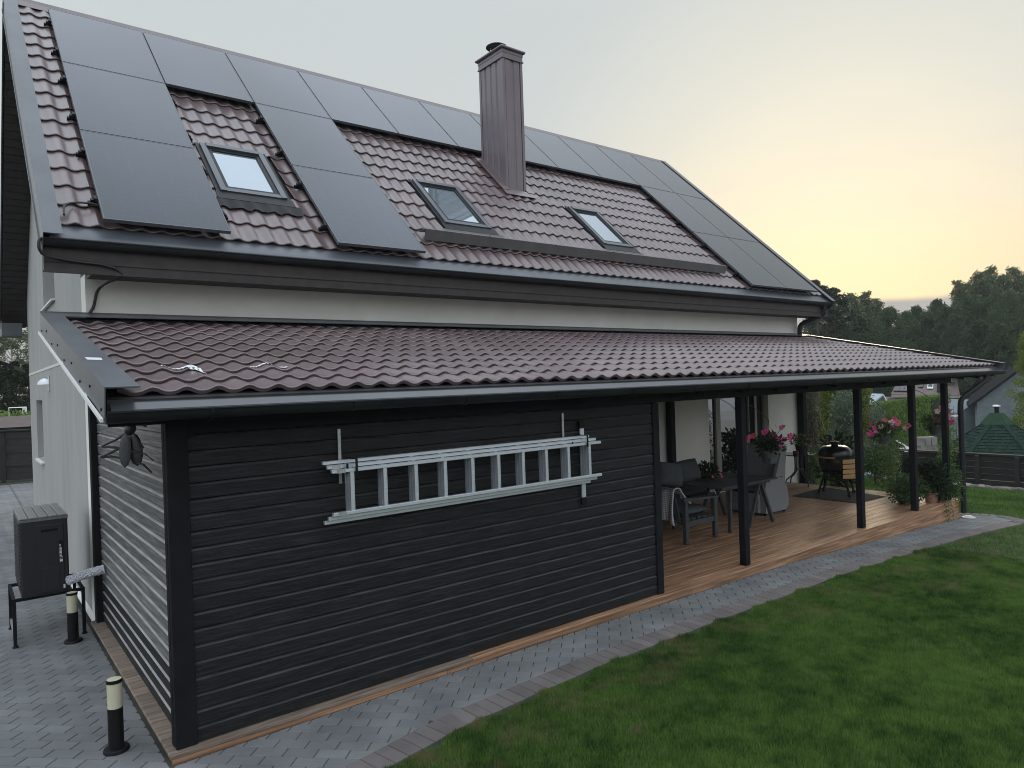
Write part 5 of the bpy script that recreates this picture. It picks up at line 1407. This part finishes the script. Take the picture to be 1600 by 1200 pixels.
for (u, v, d, w, lab) in ((8, 641, 23.5, 1.2, 'yellow-green shrub left of the neighbour air conditioner'), (40, 643, 24, 1.1, 'light green shrub right of the neighbour air conditioner'), (-16, 640, 24, 1.2, 'yellow-green shrub at the left picture edge above the fence')):
    x, y, z = spot(u, d); t = thing('shrub', lab, 'shrub', (x, y, z)); zt = ztop(u, v, d)
    leaf_cloud(1500, blob((x, y, zt-.75), w*.6, w*.6, .75, .5), .13, .55).build('leaves', F_['bright'], t)
    MB().tube([(x, y, z), (x+.05, y, zt-.8)], .04, 6).build('stem', M_['bark'], t)
x, y, z = spot(26, 24.5); zt = ztop(26, 636, 24.5)
aco = thing('air_conditioner', 'white outdoor air conditioning unit above the left fence', 'air conditioner', (x, y, zt-.62))
MB().bbox(x-.26, x+.26, y-.16, y+.16, zt-.33, zt, .02).build('casing', M_['white'], aco)
MB().box(x-.24, x+.12, y-.168, y-.161, zt-.29, zt-.03).build('grille', M_['dark_roof'], aco)
for k in range(4): MB().box(x-.24, x+.12, y-.178, y-.1685, zt-.28+k*.065, zt-.26+k*.065).build('slat', M_['gutter'], aco)
for dx_ in (-.2, .2): MB().box(x+dx_-.02, x+dx_+.02, y-.1, y+.1, z, zt-.331).build('leg', M_['gutter'], aco)
# driveway fence
def fence(name, label, P0, P1, h, nb, npost, cap=True, boardmat='fence', gap=.02, zfun=None, bh=None):
    P0 = Vector(P0); P1 = Vector(P1); d = (P1-P0); Ln = d.length; d.normalize(); nrm = Vector((d.y, -d.x, 0))
    if nrm.dot(Vector(CAM)-P0) < 0: nrm = -nrm
    t = thing(name, label, 'fence', (P0+P1)/2)
    for k in range(npost+1):
        p = P0+d*(Ln*k/npost); MB().beam(p+Vector((0, 0, -.2))+nrm*.03, p+Vector((0, 0, h+.02))+nrm*.03, .11, .09).build('post', M_[boardmat], t)
    bh = h/nb
    for k in range(npost):
        a = P0+d*(Ln*k/npost+.056); b_ = P0+d*(Ln*(k+1)/npost-.056)
        for j in range(nb):
            z = .05+j*bh; off = nrm*(-.02 if j % 2 else .012)
            o = MB().beam(a+off+Vector((0, 0, z+bh/2)), b_+off+Vector((0, 0, z+bh/2)), .02, bh*.93)
            o.build('board', M_[boardmat], t)
    if cap: MB().beam(P0+Vector((0, 0, h+.075)), P1+Vector((0, 0, h+.075)), .16, .035).build('cap_board', M_[boardmat], t)
    return t
xl, yl, _ = spot(-60, 18.6); xr, yr, _ = spot(48, 18.4)
fence('driveway_fence', 'dark horizontal board fence across the end of the driveway', (xl, yl, -.06), (1.5, yr+.03, -.06), 1.30, 7, 3)
# low brown-roofed shed just behind that fence
ls = thing('low_shed', 'low outbuilding with brown sheet roof behind the driveway fence', 'outbuilding', (-.8, yl+1.2, -.06))
MB().box(-4.5, 1.8, yl+.4, yl+2.0, -.1, 1.30).build('wall', M_['fence_cap'], ls)
MB().prism([(-4.7, yl+.22, 1.30), (-4.7, yl+2.2, 1.58), (-4.7, yl+2.2, 1.64), (-4.7, yl+.22, 1.36)], (6.7, 0, 0)).build('roof', M_['fence_cap'], ls)
MB().box(-4.7, 2.0, yl+.20, yl+.217, 1.27, 1.37).build('fascia', M_['black_trim'], ls)
kb = MB().box(-9, 1.5, yl-.25, yl-.12, -.12, -.0); tag(kb.build('kerb', material('kerb_concrete', (.33, .32, .30), .9, var=.1)), 'pale concrete kerb at the foot of the driveway fence', 'kerb')
# neighbour roof corner at the left edge
A = [at_depth(u, v, 24) for (u, v) in ((-140, 512), (22, 571), (22, 577), (-140, 519))]
nr = thing('neighbour_eave', 'dark neighbour roof corner poking in at the left edge', 'roof', (A[1][0], A[1][1], -.06))
off = Vector((.6, 5.0, 0))
MB().prism([Vector(p) for p in A], off).build('roof', M_['dark_roof'], nr)
q = at_depth(17, 580, 24.2); q2 = at_depth(-30, 600, 24.4)
MB().beam(q, q2, .10).build('brace', M_['dark_roof'], nr)
q3 = at_depth(-45, 560, 25.5); MB().beam((q3[0], q3[1], -.1), tuple(q3), .2).build('post', M_['dark_roof'], nr)

# garden fence on the right
x0, y0, z0 = spot(1650, 17.4); x1, y1, z1 = spot(1228, 24.2)
P0 = Vector((20.5, y0, ground(20.5))); P1 = Vector((20.9, y1+.5, ground(20.9)))
fence('garden_fence', 'dark stained board fence behind the far lawn', (P0.x, P0.y, P0.z-.02), (P1.x, P1.y, P1.z-.02), .83, 5, 9)
# stone edging of the bed along the fence
se = thing('stone_edging', 'row of rough edging stones along the bed before the garden fence', 'edging', ((P0.x+P1.x)/2-.35, (P0.y+P1.y)/2, P0.z))
n = 70
for k in range(n):
    t = (k+.5)/n; p = P0.lerp(P1, t) + Vector((-.55-.25*math.sin(t*9)-.5*max(0, t-.45), 0, 0)); s = random.uniform(.8, 1.2)
    b = MB(); b.bbox(-.07*s, .07*s, -.10*s, .10*s, -.03, .085*s, .03)
    me = b.mesh('stone'); o = link(me, 'stone', M_['stone'], se)
    o.location = (p.x, p.y, ground(p.x)); o.rotation_euler = (random.uniform(-.2, .2), random.uniform(-.2, .2), random.uniform(-.4, .4))
bed = MB(); 
bed.add([(P0.x-.6, P0.y, ground(P0.x-.6)+.005), (P0.x+.0, P0.y, ground(P0.x)+.005), (P1.x, P1.y, ground(P1.x)+.005), (P1.x-.9, P1.y, ground(P1.x-.9)+.005)], [(0, 1, 2, 3)])
bed.build('bed_soil', material('bark_mulch', (.045, .022, .016), .95, var=.4, vscale=20), kind='structure')

# green-roofed barbecue hut
HD = 25.5
hx, hy, _ = spot(1556, HD); gz = ground(hx); KH = HD/FPX
gh = thing('grill_hut', 'hexagonal garden hut with green shingle roof and black flue', 'hut', (hx, hy, gz))
zc0, zc1 = ztop(1556, 662, HD), ztop(1556, 645, HD); ze = ztop(1556, 735, HD)
Rb, Rt, Rc0, Rc1 = 118*KH, 20*KH, 23.5*KH, 9*KH
hexa = lambda r, z, o=-.21: [(hx+r*math.cos(o+k*PI/3), hy+r*math.sin(o+k*PI/3), z) for k in range(6)]
lo, hi = hexa(Rb, ze), hexa(Rt, zc0)
# roof facets with rows of shingle tabs standing proud
rf = MB(); rf.add(lo+hi, [(k, (k+1)%6, 6+(k+1)%6, 6+k) for k in range(6)])
rfo = rf.build('roof', M_['shingle_green'], gh)
tabs = MB(); rows = 17
for k in range(6):
    a, b_, c_, d_ = [Vector(p) for p in (lo[k], lo[(k+1)%6], hi[(k+1)%6], hi[k])]
    nrm = (b_-a).cross(d_-a).normalized()
    if nrm.z < 0: nrm = -nrm
    for r_ in range(rows):
        t0, t1 = r_/rows, (r_+1)/rows-.004
        l0, r0, l1, r1 = a.lerp(d_, t0), b_.lerp(c_, t0), a.lerp(d_, t1), b_.lerp(c_, t1); Lw = (r0-l0).length; m = max(2, int(Lw/.30))
        for j in range(m+1):
            s0 = max(0, (j-.5*(r_ % 2))/m); s1 = min(1, (j+.80-.5*(r_ % 2))/m)
            if s1-s0 < .02: continue
            q = [l0.lerp(r0, s0), l0.lerp(r0, s1), l1.lerp(r1, s1), l1.lerp(r1, s0)]
            tabs.add([q[0]+nrm*.022, q[1]+nrm*.022, q[2]+nrm*.006, q[3]+nrm*.006, q[0], q[1]], [(0, 1, 2, 3), (4, 5, 1, 0)])
tabs.build('shingle', M_['shingle_green'], gh, kind='stuff')
for k in range(6): MB().beam(lo[k], hi[k], .16, .03).build('hip_strip', M_['shingle_green'], gh)
MB().add(hexa(Rc0, zc0-.02)+hexa(Rc1, zc1), [(k, (k+1)%6, 6+(k+1)%6, 6+k) for k in range(6)]+[tuple(range(6, 12)), (5, 4, 3, 2, 1, 0)]).build('cap_roof', material('green_cap', (.018, .046, .024), .8, var=.1, spec=.15), gh)
for k in range(6):
    p = hexa(Rt*.93, 0)[k]; q = hexa(Rt*.93, 0)[(k+1)%6]
    MB().beam((p[0], p[1], zc0-.05), (q[0], q[1], zc0-.05), .02, .06).build('cap_frame', M_['black_trim'], gh)
fx_ = MB().lathe([(.075, zc1-.05), (.075, ztop(1556, 634, HD))], (hx, hy, 0), 14).build('flue', M_['black_plastic'], gh, smooth=True)
MB().lathe([(.13, 0), (.12, .03), (.05, .06), (0, .065)], (hx, hy, ztop(1556, 635, HD)), 14).build('flue_cap', M_['lamp_steel'], fx_, smooth=True)
wl_ = hexa(Rb*.8, 0)
for k in range(6):
    p, q = wl_[k], wl_[(k+1)%6]
    for j in range(7):
        z = gz-.1+j*(ze-gz)/7; MB().beam((p[0], p[1], z+.08), (q[0], q[1], z+.08), .05, (ze-gz)/7*.97).build('wall_board', M_['fence'], gh)

# grey shingled neighbour house
ND = 38.
def np_(u, v, d=ND): return Vector(at_depth(u, v, d))
nh = thing('shingled_house', 'blue-grey shingled neighbour house with black roof edge', 'house', (np_(1590, 650)[0], np_(1590, 650)[1], ground(np_(1590, 650)[0])))
rgt = Vector(RR); rgt.z = 0; rgt.normalize(); fwd = Vector((FF[0], FF[1], 0)).normalized()
c0 = np_(1528, 690); cz = ground(c0.x)-.2
apex = np_(1592, 578); hw = (apex-c0).dot(rgt)
eaveL = np_(1528, 626).z
nd_ = Vector(ray(1478, 600)); nd_.z = 0; nd_.normalize()
out = [Vector((c0.x, c0.y, cz)), Vector((c0.x, c0.y, cz))+rgt*hw*2, Vector((c0.x, c0.y, eaveL))+rgt*hw*2, Vector((c0.x, c0.y, apex.z))+rgt*hw, Vector((c0.x, c0.y, eaveL))]
nwall = MB().prism(out, nd_*7).build('wall', M_['shingle_grey'], nh)
# shingle courses standing proud of the gable
sh = MB(); rows = 34; zt_ = apex.z
for r_ in range(rows):
    za = cz+1.0+(zt_-cz-1.0)*r_/rows; zb_ = cz+1.0+(zt_-cz-1.0)*(r_+1)/rows
    for j in range(-1, 18):
        s0 = (j+.5*(r_ % 2))/17*hw*2; s1 = s0+hw*2/17*.94; s0 = max(0, s0); s1 = min(hw*2, s1)
        if s1 <= s0: continue
        lim = min(eaveL+(apex.z-eaveL)*(1-abs(s-hw)/hw) for s in (s0, s1))
        if zb_ > lim: continue
        a = Vector((c0.x, c0.y, za))+rgt*s0-fwd*.022; b_ = Vector((c0.x, c0.y, za))+rgt*s1-fwd*.022
        c_ = Vector((c0.x, c0.y, zb_))+rgt*s1-fwd*.004; d_ = Vector((c0.x, c0.y, zb_))+rgt*s0-fwd*.004
        a0 = a.lerp(d_, .3); b0 = b_.lerp(c_, .3); bm = (a+b_)/2
        sh.add([a0, bm, b0, c_, d_], [(0, 1, 2, 3, 4)])
sh.build('shingle', M_['shingle_grey'], nh, kind='stuff')
# roof planes with dark verge
eo = .55
for sgn in (-1, 1):
    e_ = Vector((c0.x, c0.y, eaveL))+rgt*(hw+sgn*(hw+eo)); e_.z = eaveL-(apex.z-eaveL)*eo/hw
    ap_ = Vector((c0.x, c0.y, apex.z+.02))+rgt*hw
    pr = [e_-fwd*.18, ap_-fwd*.18, ap_-fwd*.18+Vector((0, 0, .15)), e_-fwd*.18+Vector((0, 0, .15))]
    ro = MB().prism(pr, nd_*8).build('roof', M_['dark_roof'], nh)
    MB().prism([p-fwd*.06 for p in pr], fwd*.05).build('verge_board', M_['black_trim'], ro)
# recessed left wing of the same house, further back
w0 = np_(1499, 690, ND+3); ww_ = (np_(1534, 690, ND+3)-w0).dot(rgt)
MB().prism([Vector((w0.x, w0.y, cz)), Vector((w0.x, w0.y, cz))+rgt*ww_, Vector((w0.x, w0.y, np_(1530, 625, ND+3).z))+rgt*ww_, Vector((w0.x, w0.y, np_(1500, 645, ND+3).z))], fwd*3).build('wall', M_['shingle_grey'], nh, label='recessed shaded wall of the shingled house')
# window with white sash and green blind
wA, wB = np_(1579, 656, ND-.04), np_(1612, 700, ND-.04)
def frect(u0, v0, u1, v1, d, thick, name, mat, parent):
    a = np_(u0, v1, d); w = (np_(u1, v1, d)-a).dot(rgt); h = np_(u0, v0, d).z-a.z
    return MB().prism([a, a+rgt*w, a+rgt*w+Vector((0, 0, h)), a+Vector((0, 0, h))], fwd*thick).build(name, mat, parent)
nwn = frect(1579, 657, 1612, 702, ND-.10, .06, 'window', M_['black_trim'], nh)
frect(1582, 660, 1587.5, 699, ND-.16, .05, 'sash', M_['white'], nwn); frect(1588.5, 660, 1609, 688, ND-.15, .04, 'blind', M_['blind_green'], nwn); frect(1588.5, 688.5, 1609, 699, ND-.15, .04, 'pane', M_['dark_glass'], nwn)

# further house with brown roof and its own solar panels
FD = 50.
fh = thing('brown_roofed_house', 'distant house with brown roof, dark solar panels and one roof window', 'house', tuple(np_(1440, 640, FD)))
a = np_(1392, 616, FD); b_ = np_(1500, 618, FD); top = np_(1405, 588, FD+4); top2 = np_(1495, 590, FD+4)
gzf = -3.3
up = Vector((0, 0, 1))
MB().prism([a, b_, top2, top], (0, 0, -.2)).build('roof', M_['brown_roof'], fh)
MB().prism([Vector((a.x, a.y, gzf))+fwd*.4, Vector((b_.x, b_.y, gzf))+fwd*.4, Vector((b_.x, b_.y, b_.z-.25))+fwd*.4, Vector((a.x, a.y, a.z-.25))+fwd*.4], fwd*6).build('wall', M_['beige'], fh)
MB().beam(a-fwd*.1+up*-.12, b_-fwd*.1+up*-.12, .12, .14).build('gutter', M_['beige'], fh)
def on_roof(s, t): return a.lerp(b_, s).lerp(top.lerp(top2, s), t)
rn = (b_-a).cross(top-a).normalized(); rn = rn if rn.z > 0 else -rn
def roofplate(s0, s1, t0, t1, h, name, mat, parent): return MB().prism([on_roof(s0, t0)+rn*h, on_roof(s1, t0)+rn*h, on_roof(s1, t1)+rn*h, on_roof(s0, t1)+rn*h], rn*.05).build(name, mat, parent)
for k in range(4): roofplate(.02+.075*k, .09+.075*k, .12, .9, .06, 'solar_module', M_['solar'], fh)
roofplate(.375, .445, .35, .95, .06, 'solar_module', M_['solar'], fh); roofplate(.66, .76, .12, .9, .06, 'solar_module', M_['solar'], fh)
rw = roofplate(.51, .60, .28, .72, .06, 'roof_window', M_['white'], fh); roofplate(.52, .585, .34, .66, .115, 'pane', M_['skylight_glass'], rw)
# little grey gabled shed
GD = 48.
gs = thing('small_grey_shed', 'small shed with pale grey gable roof above the hedge', 'shed', tuple(np_(1372, 650, GD)))
p0, p1, p2 = np_(1361, 632, GD), np_(1378, 618, GD), np_(1385, 630, GD)
zb_ = -3.2
MB().prism([Vector((p0.x, p0.y, zb_)), Vector((p2.x, p2.y, zb_)), p2, p1-up*.1, p0], fwd*2.5).build('wall', M_['shingle_grey'], gs)
MB().prism([p0-fwd*.2, p1-fwd*.2, p1-fwd*.2+up*.12, p0-fwd*.2+up*.12], fwd*3).build('roof', M_['tarp'], gs)
MB().prism([p1-fwd*.2, p2-fwd*.2, p2-fwd*.2+up*.12, p1-fwd*.2+up*.12], fwd*3).build('roof', M_['white'], gs)
# clipped hedge
HDp = 34.
hd = thing('clipped_hedge', 'long clipped bright green hedge behind the garden fence', 'hedge', (np_(1415, 660, HDp)[0], np_(1415, 660, HDp)[1], ground(30)))
ha, hb_ = np_(1378, 634, HDp+1.5), np_(1466, 622, HDp-1.5)
hdir = (hb_-ha); hdir.z = 0; hn = Vector((hdir.y, -hdir.x, 0)).normalized()
lf = MB(); zl = -2.6
for i in range(15000):
    s = random.random(); fz = random.random(); face = random.random()
    base = ha.lerp(hb_, s); zt_ = base.z
    if face < .65: p = Vector((base.x, base.y, zl+(zt_-zl)*fz)) + hn*(.5*(1 if hn.dot(Vector(CAM)-base) > 0 else -1)+random.uniform(-.08, .06)); d = hn
    else: p = Vector((base.x, base.y, zt_+random.uniform(-.1, .06))) + hn*random.uniform(-.5, .5); d = up
    a_ = (Vector((random.gauss(0, .6), random.gauss(0, .6), 1.1))).normalized(); w = a_.cross(Vector((random.gauss(0, 1), random.gauss(0, 1), random.gauss(0, .4)))).normalized(); s_ = random.uniform(.10, .2)
    lf.add([p, p+a_*s_*.5+w*s_*.28, p+a_*s_, p+a_*s_*.5-w*s_*.28], [(0, 1, 2, 3)])
lf.build('leaves', F_['hedge'], hd)
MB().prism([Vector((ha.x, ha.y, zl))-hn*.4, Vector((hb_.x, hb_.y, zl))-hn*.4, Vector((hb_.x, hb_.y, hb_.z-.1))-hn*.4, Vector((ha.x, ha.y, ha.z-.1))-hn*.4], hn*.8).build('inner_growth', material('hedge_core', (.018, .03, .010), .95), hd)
# parked white car on the road behind, half hidden
CD = 29.
cp0 = np_(1372, 702, CD); cgz = ground(cp0.x)-.1
car = thing('parked_car', 'white car parked behind the garden fence, roof and windows showing', 'car', (cp0.x, cp0.y, cgz))
cax = (rgt*.96+fwd*.25).normalized(); cwy = Vector((-cax.y, cax.x, 0))
if cwy.dot(fwd) < 0: cwy = -cwy
zr = np_(1405, 687, CD).z
def carp(x, z, w=0): return cp0*0+Vector((cp0.x, cp0.y, 0))+cax*x+Vector((0, 0, z))+cwy*w
Hc = zr-cgz
body = [carp(x, cgz+z*Hc) for (x, z) in ((-1.6, .15), (2.6, .15), (2.7, .35), (2.55, .58), (1.75, .66), (-1.3, .66), (-1.65, .5))]
MB().prism(body, cwy*1.7).build('body', M_['car_white'], car)
cab = [carp(x, cgz+z*Hc, .08) for (x, z) in ((-1.2, .661), (1.7, .661), (1.0, .97), (.6, 1.), (-.75, 1.), (-1.05, .95))]
MB().prism(cab, cwy*1.54).build('cabin', M_['car_white'], car)
for (xa, xb, za, zb2, xa2, xb2) in ((-1.0, .15, .70, .93, -.85, .15), (.22, 1.45, .70, .93, .22, .95)):
    MB().prism([carp(xa, cgz+za*Hc, .07), carp(xb, cgz+za*Hc, .07), carp(xb2, cgz+zb2*Hc, .07), carp(xa2, cgz+zb2*Hc, .07)], -cwy*.012).build('window', M_['dark_glass'], car)
for x in (-.95, 1.85):
    b = MB(); r = .30
    ring = [carp(x+r*math.cos(2*PI*k/18), cgz+.30+r*math.sin(2*PI*k/18), -.02) for k in range(18)]; b.prism(ring, cwy*.2)
    wh = b.build('wheel', M_['rubber'], car); ring = [carp(x+.18*math.cos(2*PI*k/14), cgz+.30+.18*math.sin(2*PI*k/14), -.03) for k in range(14)]; MB().prism(ring, cwy*.01).build('rim', M_['steel'], wh)
# stack of concrete blocks behind the fence
bx, by, bz = spot(1449, 27.)
bkp = thing('block_stack', 'stack of weathered concrete blocks behind the garden fence', 'block stack', (bx, by, bz))
zt_ = ztop(1449, 683, 27.); rows = 4; bh = (zt_-bz)/rows
o0 = Vector((bx, by, 0))-rgt*.32
for r_ in range(rows):
    for j in range(3):
        a_ = o0+rgt*(j*.24-(.06 if r_ % 2 else 0))+up*(bz+r_*bh+random.uniform(0, .005)); wv_ = random.uniform(.21, .233)
        MB().prism([a_, a_+rgt*wv_, a_+rgt*wv_+up*(bh-.012), a_+up*(bh-.012)], fwd*.35).build('block', M_['block'], bkp)
# pale blue tarp roll lying in the bed
p = Vector(at_depth(1383, 744.5, 19.3)); q = Vector(at_depth(1354, 741, 19.9))
tag(MB().tube([q, q.lerp(p, .5)+up*.01, p], [.06, .075, .07], 10).build('tarp_roll', M_['tarp'], smooth=True), 'pale blue roll lying on the bed by the fence', 'roll')

# garden shrubs and small trees in front of the fence
def shrub(name, label, u, vtop, depth, clouds, mat, leaf, n, cat='shrub', stem=.03, aspect=.5, upb=.3, bare=0):
    x, y, z = spot(u, depth); H = ztop(u, vtop, depth)-z; k = depth/FPX
    t = thing(name, label, cat, (x, y, z)); lf = MB(); st = MB()
    for (du, fz, wpx, fh, fr) in clouds:      # sideways px offset, height fraction, half width px, half height fraction, leaf share
        c_ = Vector((x, y, z+H*fz))+rgt*(du*k)
        m = leaf_cloud(int(n*fr), blob(c_, wpx*k, wpx*k, H*fh, .5), leaf, aspect, upb); lf.add(m.v, m.f)
        st.tube([(x, y, z-.05), (x+(c_.x-x)*.4, y+(c_.y-y)*.4, z+H*fz*.6), tuple(c_)], [stem, stem*.7, stem*.3], 6)
    for k_ in range(bare):
        a = random.uniform(0, 6.28); r = random.uniform(.0, .3); st.tube([(x+r*math.cos(a)*.4, y+r*math.sin(a)*.4, z), (x+r*math.cos(a), y+r*math.sin(a), z+H*random.uniform(.6, 1))], [.012, .004], 4)
    st.build('stem', M_['bark'], t); lf.build('leaves', F_[mat], t); return t
shrub('dry_conifer', 'greyish half-dry columnar conifer right behind the house corner', 1264, 600, 17.2, [(0, .85, 15, .3, .35), (0, .5, 16, .3, .4), (-3, .2, 13, .2, .25)], 'dry', .07, 3800, bare=26, upb=.9)
shrub('low_green_bush', 'small green bush at the foot of the dry conifer', 1262, 690, 16.6, [(0, .6, 12, .35, .6), (4, .35, 10, .3, .4)], 'bush', .06, 1300)
shrub('yellow_conifer', 'large yellow-green conifer behind the grill', 1296, 585, 21., [(0, .25, 34, .28, .4), (0, .55, 28, .3, .35), (2, .85, 17, .3, .25)], 'yellowgreen', .10, 6500, cat='conifer')
shrub('yellow_conifer', 'second yellow-green conifer right of the third post', 1348, 590, 22., [(0, .3, 22, .3, .45), (0, .6, 18, .3, .35), (0, .9, 10, .25, .2)], 'yellowgreen', .10, 4200, cat='conifer')
shrub('silver_shrub', 'tall silvery green shrub between grill and third post', 1319, 612, 17.8, [(0, .78, 22, .26, .4), (-4, .5, 24, .25, .35), (4, .3, 22, .22, .25)], 'silver', .07, 4800)
shrub('dark_green_shrub', 'dark green shrub behind the grill stand', 1293, 680, 17.5, [(0, .6, 15, .35, .6), (14, .4, 14, .3, .4)], 'dark', .07, 2000)
shrub('rose_bush', 'loose climbing rose bush behind the second hanging pot', 1368, 632, 17.6, [(0, .80, 12, .22, .3), (-2, .45, 22, .22, .4), (14, .35, 16, .18, .2), (8, .55, 20, .12, .1)], 'silver', .06, 3000, bare=8)
shrub('leafy_bush', 'broad green bush left of the small ball tree', 1365, 690, 17.2, [(0, .55, 24, .35, .6), (12, .5, 18, .3, .4)], 'bush', .075, 2600)
bt2 = shrub('ball_tree', 'small standard tree with a round clipped crown on a thin stem', 1415, 709, 18.3, [(0, .66, 9.5, .34, 1.)], 'dark', .06, 1500, cat='tree', stem=.022)
shrub('climber', 'light green climber beside the corner post', 1478, 608, 19.5, [(0, .9, 5, .12, .12), (2, .55, 9, .22, .3), (-2, .3, 12, .22, .58)], 'bright', .07, 1700, bare=6)
shrub('ivy_bush', 'thin bush between corner post and downpipe', 1499, 672, 19.8, [(0, .7, 5, .3, .6), (0, .3, 6, .3, .4)], 'bush', .06, 700)
# white polytunnel across the lawn (seen mirrored in the terrace door)
gt = thing('greenhouse', 'white arched greenhouse mirrored in the terrace door', 'greenhouse', (22.5, -6.2, ground(22.5)))
gz_ = ground(22.5)-.05
arch = [(1.5*math.cos(a), 2.5*math.sin(a)**.8) for a in np.linspace(0, PI, 15)]
for k in range(5):
    xa, xb = 18.5+1.6*k, 18.5+1.6*(k+1)-.04
    pr = [(xa, -6.2+p[0], gz_+p[1]) for p in arch]+[(xa, -6.2+p[0]*.98, gz_+p[1]*.98) for p in reversed(arch)]
    MB().prism(pr, (xb-xa, 0, 0)).build('cover_panel', M_['greenhouse'], gt)
for k in range(6): MB().tube([(18.48+1.6*k, -6.2+p[0]*1.01, gz_+p[1]*1.01) for p in arch], .025, 5).build('hoop', M_['lamp_steel'], gt)

hz = MB().box(-60, 110, -30, 100, -5.5, 16).build('haze', None, kind='stuff')
hm = bpy.data.materials.new('evening_haze'); hm.use_nodes = True; ht = hm.node_tree; ht.nodes.clear()
ho = N(ht, 'ShaderNodeOutputMaterial'); hv = N(ht, 'ShaderNodeVolumePrincipled'); hv.inputs['Color'].default_value = (.9, .92, .95, 1); hv.inputs['Density'].default_value = .0006
L(ht, hv.outputs[0], ho.inputs['Volume']); hz.data.materials.append(hm)
for o in bpy.data.objects:
    if o.get('_local'): del o['_local']
